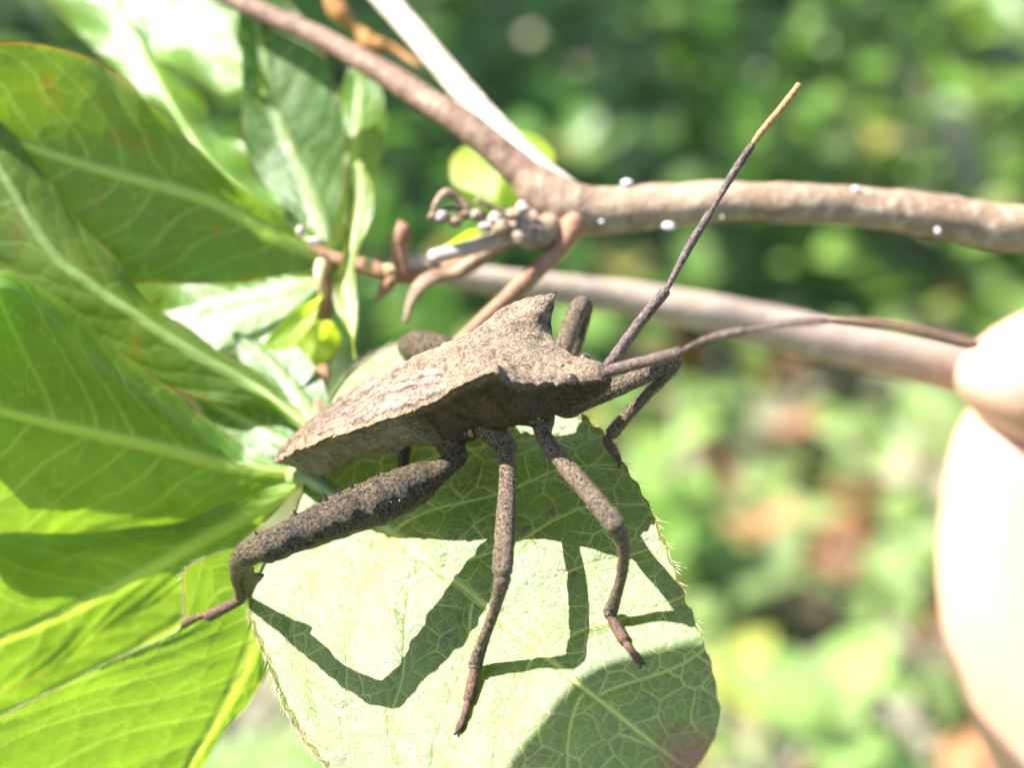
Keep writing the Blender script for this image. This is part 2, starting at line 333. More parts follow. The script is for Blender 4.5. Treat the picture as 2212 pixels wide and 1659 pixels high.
def bend(a, b):
    """height of the blade above its plane, mm"""
    u = a / LEN; h = .12 * np.sin(u * 6 + .5) * (np.abs(b) / 8)
    h = h - .010 * np.clip(-b - 8, 0, 20)**1.8 - .012 * np.clip(b - 12, 0, 20)**1.7
    h = h + .35 * (vnoise(a * .16, b * .16, 3) - .5) + .18 * (vnoise(a * .4, b * .4, 8) - .5)
    return h - .012 * np.clip(a - .82 * LEN, 0, 20)**1.7
def LP(x, y, h=0.):
    """point h mm above the blade seen at pixel (x, y)"""
    p = PL(x, y)
    for _ in range(6):
        a, b = pl2(p); hh = h + float(bend(np.array(a), np.array(b))); r = Q(x, y, 0); p = r * (((P0 + N * hh) @ N) / (r @ N))
    return p

def vein_fields(v, s, a, b, width, nsec=7, fine=1.5, seed=0, lean=.2):
    """line strengths of midrib, side veins and net on a blade (v base-tip, s -1..1, a,b in mm)"""
    Lh = a.max() - a.min() + 1e-6
    mid = np.clip(1 - np.abs(b) / (.55 * (1 - .8 * v) + .07), 0, 1)
    sec = np.zeros_like(v); dsec = np.full_like(v, 9.)
    for side in (-1, 1):
        for k in range(nsec):
            v0 = .06 + .84 * (k + (.25 if side > 0 else 0)) / nsec; q = np.clip(s * side, 0, 1); wob = .012 * np.sin(q * 9 + k * 2.1 + side)
            vs = v0 + lean * q**1.15 * (1 - .35 * v0) + .12 * np.clip(q - .72, 0, 1)**1.2 * 2 + wob
            d = np.abs(v - vs) * Lh * .85; d = np.where(s * side > 0, d, 9.); dsec = np.minimum(dsec, d)
            sec = np.maximum(sec, np.clip(1 - d / (.19 * (1 - .62 * q) + .03), 0, 1) * (q < .95))
    wx = a + .5 * (vnoise(a * .8, b * .8, seed + 1) - .5); wy = b + .5 * (vnoise(a * .8, b * .8, seed + 2) - .5)
    e1 = voro(wx / fine / 1.6, wy / fine / 1.6, seed) * fine * 1.6; e2 = voro(wx / fine * 1.5, wy / fine * 1.5, seed + 5) * fine / 1.5
    net1 = np.clip(1.4 - 1.4 * e1 / .075, 0, 1); net2 = np.clip(1.3 - 1.3 * e2 / .052, 0, 1)
    mod = np.clip(.25 + 1.3 * vnoise(a * .55, b * .55, seed + 20), 0, 1); return mid, sec, net1 * mod, net2 * np.clip(mod * 1.3 - .3, 0, 1), e1, e2, dsec

def main_leaf(parent):
    nu, nv = 820, 640; u = np.linspace(0, 1, nu); s = np.linspace(-1, 1, nv)
    ui = u * .999 * 399; k = ui.astype(int); fr = (ui - k)[:, None]
    Re = R_edge[k] * (1 - fr) + R_edge[k + 1] * fr; Le = L_edge[k] * (1 - fr) + L_edge[k + 1] * fr
    # small teeth and notches in the margin
    wob = (.10 * np.sin(u * 210) + .16 * (vnoise(u * 60, u * 0, 5) - .5) + .25 * (vnoise(u * 17, u * 0, 6) - .5)) * np.sin(np.pi * u)**.3
    Re[:, 1] += wob; Le[:, 1] -= wob * .7
    midc = np.stack([u * LEN, .35 * np.sin(u * 5)], 1)
    t = np.abs(s)[None, :, None]
    G = np.where((s > 0)[None, :, None], midc[:, None] * (1 - t) + Re[:, None] * t, midc[:, None] * (1 - t) + Le[:, None] * t)
    a, b = G[..., 0], G[..., 1]; v = np.repeat(u[:, None], nv, 1); ss = np.repeat(s[None], nu, 0)
    # veins in true blade coordinates
    vb = np.clip(a / LEN, 0, 1); hw = np.where(b > 0, 14., 13.)
    mid, sec, n1, n2, e1, e2, ds = vein_fields(vb, np.clip(b / hw, -1, 1), a, b - .35 * np.sin(vb * 5), 13, 6, 1.25, 4, .27)
    H = bend(a, b) + .045 * np.clip(e1 / .5, 0, 1)**.7 + .015 * np.clip(e2 / .25, 0, 1)**.7 + .13 * np.clip(ds / 1.1, 0, 1) - .08 * mid - .03 * sec
    H += .16 * np.clip((np.abs(ss) - .975) / .025, 0, 1)
    V = cA + a[..., None] * EX + b[..., None] * EY + H[..., None] * N
    vein = np.clip(np.maximum.reduce([mid * .95, sec * .85, n1 * .66, n2 * .36]), 0, 1)
    edge = np.clip((np.abs(ss) - .985) / .012, 0, 1) * np.clip(.35 + vnoise(v * 30, ss, 2), 0, 1); tipd = np.hypot(a - LEN, b)
    edge = np.maximum(edge, np.clip(1.15 - tipd / 2.6 + .7 * (vnoise(a * .9, b * .9, 14) - .5), 0, 1) * .9)
    o = mesh('leaf', V.reshape(-1, 3), gridF(nu, nv), M['leaf'], parent, attrs={'vein': vein.ravel(), 'edge': edge.ravel()})
    tag(o, 'broad glossy net-veined leaf that carries the bug and its shadow')
    # marginal hairs
    P, Dn = [], []
    for E, sg in ((V[:, -1], 1), (V[:, 0], -1)):
        for k in range(38, nu - 12, 3):
            if rng.uniform() < .72:
                out = E[k] - (V[k, -9] if sg > 0 else V[k, 8]); out /= np.linalg.norm(out); fw = E[min(k + 3, nu - 1)] - E[k - 3]; fw /= np.linalg.norm(fw)
                P.append(E[k] - out * .03 ); Dn.append(unit(out * .55 + fw * 1. + rng.normal(0, .18, 3)))
    hv, hf = hairs_geo(P, Dn, rng.uniform(.45, 1.25, len(P)), .022)
    h = mesh('margin_hair', hv, hf, M['hair_pale'], o); h['kind'] = 'stuff'
    return o

def leaf(parent, lines, mat, nu=150, nv=70, nsec=8, fine=1.6, seed=0, mid=1, puff=.06, lab=None, hairs=None, wav=.25, midw=1., sharp=True):
    """blade spanned by polylines (pixel, pixel, depth) from one margin over the midrib to the other; base to tip"""
    Ls = [arc(QL(p), nu) for p in lines]; nl = len(Ls); Ls = np.stack(Ls, 1)        # nu,nl,3
    s = np.linspace(0, nl - 1, nv); i = np.minimum(s.astype(int), nl - 2); fr = (s - i)[None, :, None]
    G = Ls[:, i] * (1 - fr) + Ls[:, i + 1] * fr
    Gs = np.stack([crom(Ls[k], np.linspace(0, 1, nv)) for k in range(nu)]); G = .45 * G + .55 * Gs
    sd = s - mid; sd = np.where(sd < 0, sd / max(mid, 1), sd / max(nl - 1 - mid, 1))
    m = Ls[:, mid]; a1 = np.r_[0, np.cumsum(np.linalg.norm(np.diff(m, axis=0), axis=1))]
    a = np.repeat(a1[:, None], nv, 1); b = np.linalg.norm(G - m[:, None], axis=2) * np.sign(sd)[None]
    v = np.repeat(np.linspace(0, 1, nu)[:, None], nv, 1); ss = np.repeat(sd[None], nu, 0)
    md, sec, n1, n2, e1, e2, ds = vein_fields(v, ss, a, b, 10, nsec, fine, seed, .2)
    md = np.clip(1 - np.abs(b) / ((.75 * (1 - .75 * v) + .1) * midw), 0, 1)
    du = np.gradient(G, axis=0); dv = np.gradient(G, axis=1); nn = unit(np.cross(du, dv)); flip = np.sign((nn[..., 2]).sum()); nn = nn * flip
    H = puff * np.clip(ds / 1.4, 0, 1)**.8 + .03 * np.clip(e1 / .6, 0, 1) + wav * (vnoise(a * .22 + seed, b * .22, seed) - .5) * np.abs(ss) * 2 + .13 * md**.5 * midw
    H += .22 * np.abs(ss)**3 * np.sin(a * .9 + seed) * wav * 3
    G = G + nn * H[..., None]
    vein = np.clip(np.maximum.reduce([np.clip(md * 1.6, 0, 1) * .9, sec * .6, n1 * .4, n2 * .14]), 0, 1)
    edge = np.clip((np.abs(ss) - .95) / .04, 0, 1) * np.clip(.1 + 1.1 * vnoise(v * 14, ss, seed + 2), 0, 1)
    o = mesh('leaf', G.reshape(-1, 3), gridF(nu, nv), mat, parent, attrs={'vein': vein.ravel(), 'edge': edge.ravel()})
    if lab: tag(o, lab)
    if hairs is not None:
        P, Dn = [], []
        E = G[:, hairs]; In = G[:, 4 if hairs == 0 else -5]
        for k in range(6, nu - 4):
            for _ in range(2):
                if rng.uniform() < .8:
                    out = unit(E[k] - In[k]); fw = unit(E[min(k + 3, nu - 1)] - E[k - 3]); t = rng.uniform()
                    P.append(E[k] * (1 - t) + E[k - 1] * t - out * .03); Dn.append(unit(out * .6 + fw + rng.normal(0, .2, 3)))
        hv, hf = hairs_geo(P, Dn, rng.uniform(.3, .9, len(P)), .02); h = mesh('margin_hair', hv, hf, M['hair_pale'], o); h['kind'] = 'stuff'
    return o

# ---------------------------------------------------------------- the shrub
shrub = empty('shrub', W(Q(1190, 445, -15)))
tag(shrub, 'leafy shrub branch with brown forked twigs and long green leaves', 'shrub')
def branch(pts, mat, lump=.07, lab=None, n=20, seg=90, name='branch', lf=.5, seed=0):
    P = QL(pts); R = [.9 * p[3] * (DT - p[2]) / FPX / 2 for p in pts]
    o = tube(name, P, R, mat, shrub, n=n, seg=seg, lump=lump, lf=lf, seed=seed)
    if lab: tag(o, lab)
    return o
b1 = branch([(2330, 505, -19, 118), (2150, 488, -18, 112), (2000, 463, -17, 104), (1850, 446, -16, 98), (1700, 438, -15, 95), (1550, 436, -15, 98), (1400, 447, -15, 106), (1290, 454, -15, 116), (1225, 446, -15, 128), (1170, 412, -15, 110), (1110, 355, -15.3, 76), (1060, 312, -15.6, 60)], M['bark'], .09, 'thick knobbly brown branch running from the fork to the hand side', seed=3)
b2 = branch([(1215, 440, -15, 92), (1150, 392, -15, 84), (1085, 335, -15.5, 78), (1000, 266, -16, 73), (930, 222, -17, 68), (820, 152, -19, 60), (700, 85, -21, 54), (560, 22, -23, 50), (420, -45, -25, 50)], M['bark_brown2'], .05, 'reddish brown twig of the fork, with a white fleck on it', seed=5)
b3 = branch([(1240, 435, -16, 85), (1165, 372, -17, 74), (1085, 290, -19, 66), (1000, 195, -21, 62), (900, 75, -24, 60), (790, -50, -27, 58)], M['bark_pale'], .04, 'pale upper twig of the fork', seed=6)  # paler bark colour than the rest of the fork
b4 = branch([(1240, 480, -14, 70), (1215, 525, -13, 50), (1170, 575, -12, 44), (1100, 640, -10, 42), (1010, 725, -9, 42), (900, 830, -8, 40), (760, 960, -5, 38), (665, 1035, -2, 40)], M['bark_red'], .06, 'thin red brown twig passing behind the bug', seed=7)
b5 = branch([(860, 575, -40, 60), (1000, 598, -42, 64), (1200, 624, -44, 74), (1350, 644, -46, 84), (1500, 670, -47, 92), (1650, 702, -49, 100), (1800, 738, -50, 106), (2000, 782, -52, 114), (2200, 828, -54, 118), (2420, 875, -56, 120)], M['bark_stem'], .035, 'smooth pale stem held between the fingers', seed=8)
b6 = branch([(1150, 478, -14, 60), (1085, 512, -12, 42), (1020, 534, -11, 38), (935, 556, -10, 38)], M['bark_stem'], .14, 'short cut stub, sunlit', seg=30)
b7 = branch([(1130, 505, -15, 40), (1060, 545, -14, 32), (1000, 582, -13, 36), (975, 592, -13, 26), (925, 606, -12, 38), (896, 634, -12, 32), (884, 660, -12, 17), (876, 694, -12, 14)], M['bark'], .28, 'crooked grey stub', seg=40)
b8 = branch([(1010, 560, -16, 26), (930, 588, -16, 34), (860, 594, -15, 40), (780, 575, -15, 42), (700, 555, -15, 40), (668, 540, -15, 34)], M['bark_red'], .12, None, seg=50, name='twig')
b9 = branch([(700, 556, -15.5, 36), (705, 640, -17, 34), (700, 760, -16, 34), (690, 880, -10, 34), (668, 1010, -3, 38)], M['bark_red'], .1, None, seg=50, name='twig')
# dried flower stalks on the fork
def stalk(pts, mat='bark', lab=None): return branch(pts, M[mat], .12, lab, n=10, seg=30, name='dry_stalk', lf=2.)
stalk([(1180, 500, -13, 30), (1120, 490, -12, 14), (1050, 478, -11, 12), (985, 452, -10, 11), (935, 462, -10, 12)])
stalk([(1140, 470, -13, 24), (1080, 455, -12, 13), (1030, 432, -11, 12)])
stalk([(1010, 448, -10, 20), (985, 428, -10, 24), (962, 416, -9.5, 22), (942, 440, -9.5, 16), (932, 468, -9.5, 14)])
stalk([(1150, 520, -12, 40), (1135, 500, -11, 34), (1120, 470, -11, 30), (1130, 440, -11, 26)], 'bark_stem')
stalk([(1225, 470, -16, 60), (1165, 503, -12.5, 80), (1120, 502, -11.5, 62), (1085, 490, -11, 36)], 'bark')
def knob(name, px, r, mat, parent, sx=1., seed=0):
    """small lumpy capsule seated on a twig"""
    c = Q(*px); n, m = 14, 12; th = np.linspace(0, np.pi, n); ph = np.linspace(0, 2 * np.pi, m, endpoint=False); T_, P_ = np.meshgrid(th, ph, indexing='ij')
    rr = r * (1 + .7 * (vnoise(T_ * 2 + seed, np.cos(P_) * 1.5, seed) - .5)); V = c + np.stack([rr * np.sin(T_) * np.cos(P_) * sx, rr * np.cos(T_), rr * np.sin(T_) * np.sin(P_)], -1)
    return mesh(name, V.reshape(-1, 3), gridF(n, m, True), mat, parent)
for i, (x, y, z, r) in enumerate([(1070, 470, -10, .6), (1030, 462, -10, .55), (1000, 462, -10, .5), (955, 468, -9.5, .55), (935, 466, -9.5, .4), (1085, 492, -9, .7), (1050, 488, -10, .6), (985, 478, -9.5, .5), (1118, 512, -9, .6), (1132, 452, -10, .5), (1110, 462, -10, .55)]):
    knob('dry_capsule', (x, y, z), r * .85, M['bark'] if i % 3 else M['bark_grey'], shrub, 1.3, i)
for i, (x, y, z, r, o) in enumerate([(1352, 394, -14.4, .40, b1), (1850, 408, -14.9, .44, b1), (2025, 498, -14.7, .42, b1), (1443, 488, -13.3, .46, b1), (1300, 478, -13.1, .25, b1), (1560, 468, -13.3, .2, b1), (933, 222, -16.3, .5, b2), (1755, 757, -48.3, .5, b5), (650, 500, -13, .7, b8), (680, 522, -13, .6, b8), (840, 583, -12.8, .7, b8), (795, 572, -12.8, .8, b8)]):
    knob('bark_fleck', (x, y, z), r * .62, M['fleck'] if i < 8 else (M['bud'] if i > 9 else M['bark_pale']), o, (1.9, 1.3, .8)[i % 3], i + 20)
for i, (p, r, m) in enumerate([([(870, 590, -14), (862, 540, -14), (868, 500, -14), (862, 478, -14)], [.5, .6, .75, .2], 'bark_red'), ([(850, 600, -13), (830, 625, -13), (815, 650, -13)], [.5, .45, .15], 'bark_red'), ([(700, 560, -14), (690, 600, -13), (698, 640, -13)], [.6, .55, .2], 'bud')]):
    tube('bud', QL(p), r, M[m], shrub, n=10, seg=20, lump=.1)

# a withered orange shoot behind the fork
tube('withered_shoot', QL([(700, -30, -38), (735, 25, -38), (770, 60, -38), (800, 90, -38), (850, 105, -38), (905, 140, -37)]), [.5, .85, .4, .8, .35, .15], M['dry'], shrub, n=12, seg=50, lump=.25, lf=1.)
# leaves of the upper whorl
lf = lambda *a, **k: leaf(shrub, *a, **k)
def GR(pts, b, gx=-.35, gy=.6, off=0., rc=-11.):
    """depths along a blade tilted so that the sun strikes its back"""
    return [(x, y, b[2] + .033 * (gx * (x - b[0]) - gy * (y - b[1])) + off + rc * (1 - math.exp(-math.hypot(x - b[0], y - b[1]) / 140))) for x, y in pts]
def SH(pts, b, k=1., off=0.):
    """depths along a blade that lies square to the bisector of sun and view"""
    return [(x, y, b[2] + k * (.0166 * (x - b[0]) + .0195 * (y - b[1])) + off * math.sin(math.pi * i / (len(pts) - 1))) for i, (x, y) in enumerate(pts)]
lf([[(690, 548, -14), (600, 470, -12), (500, 385, -10), (395, 292, -9), (309, 213, -8), (240, 150, -8), (137, 105, -7), (0, 90, -6), (-150, 150, -7), (-190, 250, -9)],
    [(690, 550, -14), (560, 492, -12.5), (446, 430, -11.5), (206, 362, -10.5), (0, 296, -10), (-190, 250, -9)],
    [(690, 553, -14), (640, 588, -13.5), (500, 612, -13.5), (250, 610, -13), (80, 570, -12), (-80, 470, -11), (-190, 250, -9)]], M['leaf_yellow'], seed=1, lab='large olive leaf with a pale midrib and yellow light patches', nu=200, nv=90)
lf([SH([(665, 528), (540, 440), (420, 330), (300, 190), (190, 90), (120, 20), (90, -60), (195, -140)], (665, 530, -16)),
    SH([(665, 530), (546, 430), (446, 340), (340, 170), (260, 0), (195, -140)], (665, 530, -16), 1, .6),
    SH([(665, 532), (610, 440), (520, 330), (430, 220), (370, 90), (310, -40), (195, -140)], (665, 530, -16), 1, -2.5)], M['leaf_thin'], seed=2, lab='leaf with a strong white sheen along its upper half', puff=.04, nsec=5, wav=.9)
lf([SH([(180, -150), (270, 40), (350, 138), (450, 185), (584, 216)], (584, 215, -23)), SH([(180, -150), (300, -30), (430, 82), (520, 158), (584, 215)], (584, 215, -23), 1, -.5), SH([(180, -150), (400, -60), (520, 30), (565, 130), (584, 214)], (584, 215, -23))], M['leaf_thin'], seed=3, lab='leaf hanging with its tip pointing at the thin twig', puff=.04, nsec=5, wav=.9)
lf([[(700, 520, -18), (610, 440, -20), (535, 330, -22), (522, 180, -23), (515, 50, -24), (515, -80, -25)], [(705, 520, -18), (665, 400, -20.5), (601, 258, -23), (570, 130, -24.5), (545, 20, -25.5), (520, -80, -25)], [(712, 520, -18), (740, 400, -21), (745, 280, -23), (710, 140, -24), (640, 20, -25), (525, -80, -25)]], M['leaf_dull'], seed=4)
lf([[(715, 540, -22), (700, 430, -26), (710, 310, -29), (735, 200, -31), (770, 110, -32)], [(722, 540, -22), (745, 420, -26), (770, 300, -29), (780, 200, -31), (772, 110, -32)], [(730, 540, -22), (790, 430, -26), (832, 310, -29), (825, 200, -31), (780, 110, -32)]], M['leaf_thin'], seed=5)
lf([SH([(766, 780), (742, 700), (728, 620), (744, 530), (748, 440), (750, 380), (770, 346)], (770, 780, -8), .8), SH([(770, 780), (756, 700), (742, 620), (757, 530), (775, 440), (780, 385), (774, 345)], (770, 780, -8), .8, -1.), SH([(776, 780), (774, 700), (757, 626), (775, 530), (806, 448), (808, 390), (780, 346)], (770, 780, -8), .8)], M['leaf'], seed=6, nu=110, nv=40, fine=1., lab='narrow twisted leaf with a glossy white edge', wav=.4)
lf([SH([(690, 600), (640, 588), (515, 578), (390, 600), (296, 690)], (690, 605, -15)), SH([(690, 605), (600, 628), (480, 658), (380, 682), (295, 692)], (690, 605, -15), 1, -1), SH([(690, 610), (640, 690), (560, 750), (470, 772), (360, 750), (296, 694)], (690, 605, -15))], M['leaf_thin'], seed=7, lab='small leaf with bright white sheen below the whorl', wav=.6)
lf([[(690, 640, -12), (650, 660, -11), (590, 720, -10), (560, 752, -10)], [(694, 642, -12), (662, 680, -11.5), (610, 735, -10.5), (562, 755, -10)], [(698, 645, -12), (680, 690, -11), (630, 745, -10), (564, 757, -10)]], M['leaf_lime'], seed=8, nu=60, nv=30)
lf([[(685, 690, -13), (620, 720, -14), (640, 760, -14), (660, 790, -14)], [(700, 690, -13), (680, 730, -14), (675, 760, -14), (665, 795, -14)], [(715, 690, -13), (735, 735, -14), (710, 780, -14), (668, 795, -14)]], M['leaf_lime'], seed=9, nu=60, nv=30)
lf([[(1050, 455, -24), (985, 410, -26), (980, 345, -28), (1040, 295, -29), (1112, 278, -29)], [(1062, 455, -24), (1078, 390, -25), (1092, 330, -27), (1115, 277, -29)], [(1075, 455, -24), (1160, 420, -26), (1195, 345, -28), (1165, 295, -29), (1118, 278, -29)]], M['leaf_lime'], seed=10, nu=80, nv=50, lab='round lime green leaf behind the fork')
lf([[(1070, 490, -17), (1000, 498, -17), (930, 545, -17)], [(1070, 500, -17), (1000, 520, -18), (930, 550, -17)], [(1070, 515, -17), (1000, 545, -17), (932, 556, -17)]], M['leaf_lime'], seed=11, nu=50, nv=30)
# leaves of the lower whorl
lf([[(675, 925, -3), (575, 820, -10), (440, 735, -11), (320, 645, -11), (240, 560, -10.5), (140, 440, -10), (30, 290, -9.5), (-120, 170, -9.5)],
    [(675, 930, -3), (549, 833, -7.7), (412, 757, -8), (292, 678, -8), (206, 622, -8), (113, 545, -8), (0, 365, -8.5), (-120, 170, -9.5)],
    [(675, 935, -3), (590, 890, -8), (480, 868, -8.5), (371, 838, -9), (240, 752, -9), (155, 708, -9), (34, 611, -9), (-90, 470, -9), (-120, 170, -9.5)]], M['leaf_yellow'], seed=12, nu=200, nv=90, lab='long leaf with a broad pale midrib and yellow brown blotches')
lf([[(690, 945, -7), (600, 880, -10), (530, 800, -13), (500, 720, -15)], [(695, 945, -7), (640, 850, -11), (580, 780, -13), (505, 718, -15)], [(700, 945, -7), (705, 850, -10), (650, 760, -13), (512, 716, -15)]], M['leaf_dull'], seed=13, nu=90, nv=50)
lf([[(690, 995, -5), (620, 880, -10), (530, 840, -11), (425, 850, -11)], [(690, 1000, -5), (600, 950, -8), (520, 905, -10), (424, 853, -11)], [(690, 1005, -5), (600, 1010, -7), (480, 985, -8), (424, 858, -11)]], M['leaf_dull'], seed=14, nu=90, nv=50, lab='shaded blue green leaf behind the whorl')
hb = (670, 1025, -1)
lf([[(670, 1015, -1), (560, 985, -6), (500, 945, -7), (400, 868, -7), (290, 792, -6), (190, 700, -4.5), (110, 640, -3.5), (0, 580, -3), (-120, 700, -3), (-180, 845, -3)],
    GR([(670, 1020), (560, 1008), (488, 984), (430, 935), (340, 868), (206, 783), (100, 677), (0, 622), (-115, 710), (-180, 845)], hb),
    GR([(670, 1025), (515, 1008), (343, 966), (172, 928), (0, 887), (-180, 845)], hb),
    GR([(670, 1030), (560, 1060), (480, 1105), (360, 1145), (161, 1170), (0, 1225), (-120, 1100), (-180, 845)], hb)], M['leaf_thin'], mid=2, seed=15, nu=220, nv=110, lab='big leaf glowing yellow green with dark shadows across it', midw=1.3)
hb = (645, 1050, 0)
lf([GR([(645, 1042), (540, 1066), (400, 1120), (250, 1142), (100, 1155), (-60, 1180), (-180, 1440)], hb),
    GR([(645, 1050), (549, 1108), (446, 1160), (309, 1238), (137, 1324), (0, 1382), (-180, 1445)], hb),
    GR([(645, 1055), (570, 1130), (470, 1210), (385, 1275), (240, 1350), (137, 1422), (30, 1490), (-60, 1520), (-180, 1450)], hb)], M['leaf_thin'], seed=16, nu=200, nv=90, lab='leaf below the glowing one with a yellow streak of light', midw=1.3)
hb = (600, 1150, -4)
lf([GR([(600, 1145), (470, 1205), (380, 1252), (250, 1330), (120, 1410), (0, 1470), (-140, 1560)], hb), GR([(605, 1150), (480, 1275), (330, 1380), (180, 1460), (20, 1540), (-140, 1565)], hb), GR([(610, 1160), (520, 1290), (380, 1430), (230, 1530), (50, 1620), (-140, 1570)], hb)], M['leaf_thin'], seed=17, nu=120, nv=60)
hb = (600, 1200, .6)
kleaf = lf([GR([(600, 1190), (500, 1185), (400, 1228), (398, 1300), (388, 1364), (275, 1416), (148, 1471), (0, 1550), (-130, 1640), (-120, 1790), (150, 1860), (330, 1800)], hb, -.4, rc=-1),
    GR([(603, 1200), (575, 1300), (549, 1381), (515, 1467), (460, 1570), (405, 1659), (335, 1800)], hb, -.4, rc=-1),
    GR([(606, 1210), (600, 1330), (580, 1430), (540, 1520), (477, 1590), (430, 1680), (340, 1800)], hb, -.4, rc=-1)], M['leaf_thin'], seed=18, nu=240, nv=130, hairs=0, lab='yellow green hairy-edged leaf under the hind foot of the bug', nsec=7, fine=1.8, midw=1.1)
main_leaf(shrub)
tube('petiole', np.vstack([Q(640, 1030, -2.5), Q(665, 1030, -.9), PL(690, 1048), PL(740, 1080) - N * .2]), [.9, .75, .6, .3], M['bark_green'], shrub, n=10, seg=20)

# a leaf of the same shrub outside the picture, up towards the sun: its shadow lies across the lower leaf tip
TS = 82.
ls = lambda pts: np.array([PL(x, y) + S_cam * TS for x, y in pts])
def cam_px(p): return (1106 + p[0] / -p[2] * FPX, 829.5 - p[1] / -p[2] * FPX, DT + p[2])
shade = [[cam_px(p) for p in ls(q_)] for q_ in ([(1060, 1800), (1100, 1659), (1165, 1565), (1255, 1475), (1370, 1418), (1500, 1392), (1640, 1385), (1780, 1420)], [(1060, 1800), (1200, 1680), (1400, 1560), (1600, 1480), (1780, 1420)], [(1060, 1800), (1250, 1800), (1500, 1720), (1680, 1600), (1780, 1420)])]
lf(shade, M['leaf_dull'], seed=33, nu=80, nv=50)
tw = [shade[1][0]] + [cam_px(PL(x, y) + S_cam * t_) for x, y, t_ in ((850, 1950, 84), (500, 2050, 92), (0, 2050, 100), (-700, 1700, 100))]
branch([(*p, d_) for p, d_ in zip(tw, (24, 40, 44, 48, 52))], M['bark'], .05, None, seg=40, name='twig')

# ---------------------------------------------------------------- the bug
F_ = np.array([.8, .218, .559]); F_ /= np.linalg.norm(F_); L_ = np.array([.38, .536, -.753]); L_ -= F_ * (F_ @ L_); L_ /= np.linalg.norm(L_); U_ = np.cross(F_, L_)
T0 = Q(592, 995, 0); KB = 149.6 / 149     # the body sits this much deeper than its traced outline
def B(f, l, u): return KB * (T0 + np.multiply.outer(np.asarray(f, float), F_) + np.multiply.outer(np.asarray(l, float), L_) + np.multiply.outer(np.asarray(u, float), U_))
bug = empty('leaf_footed_bug', W(LP(1010, 1180)))
tag(bug, 'grey brown leaf-footed bug with a thick hind leg standing on a leaf', 'insect')
# f, dorsal mid u, margin (f, l, u), belly u
SEC = [(-.05, .02, -.05, .06, .0, -.05), (.5, .35, .4, .55, .12, -.25), (1.5, .85, 1.3, 1.2, .45, -.6), (2.9, 1.35, 2.6, 2.0, .95, -1.2), (4.1, 1.75, 3.9, 2.7, 1.4, -1.6), (5.3, 2.05, 5.2, 3.3, 1.75, -1.35),
       (7., 2.35, 7., 3.85, 2.15, -1.0), (9., 2.65, 9., 4.2, 2.5, -.9), (11., 3.05, 11., 4.3, 2.62, -.88), (13.2, 3.7, 13.2, 4.15, 2.65, -.95), (15.5, 4.25, 15.5, 3.9, 2.65, -1.3), (17.2, 4.5, 17.4, 3.85, 2.75, -1.55),
       (18.6, 4.62, 19.2, 4.0, 3.1, -1.6), (19.8, 4.66, 20.9, 4.3, 3.68, -1.5), (21., 4.5, 22.7, 4.62, 4.0, -1.4), (22.2, 4.0, 24.2, 4.82, 4.25, -1.35), (22.9, 3.55, 24.95, 4.85, 4.2, -1.4), (23.5, 3.1, 24.35, 4.25, 3.1, -1.5),
       (24.2, 2.55, 24.1, 3.55, 2.15, -1.6), (25., 2.0, 24.95, 2.5, 1.5, -1.65), (25.7, 1.6, 25.7, 1.85, 1.1, -1.6), (26.2, 1.36, 26.25, 1.5, .75, -1.5), (26.6, 1.42, 26.65, 1.32, .6, -1.35), (27.2, 1.3, 27.25, 1.26, .45, -1.3), (27.8, 1.0, 27.8, 1.05, .2, -1.25), (28.3, .6, 28.3, .85, -.05, -1.15), (28.65, .1, 28.65, .6, -.3, -.95), (28.8, -.35, 28.8, .1, -.4, -.5)]
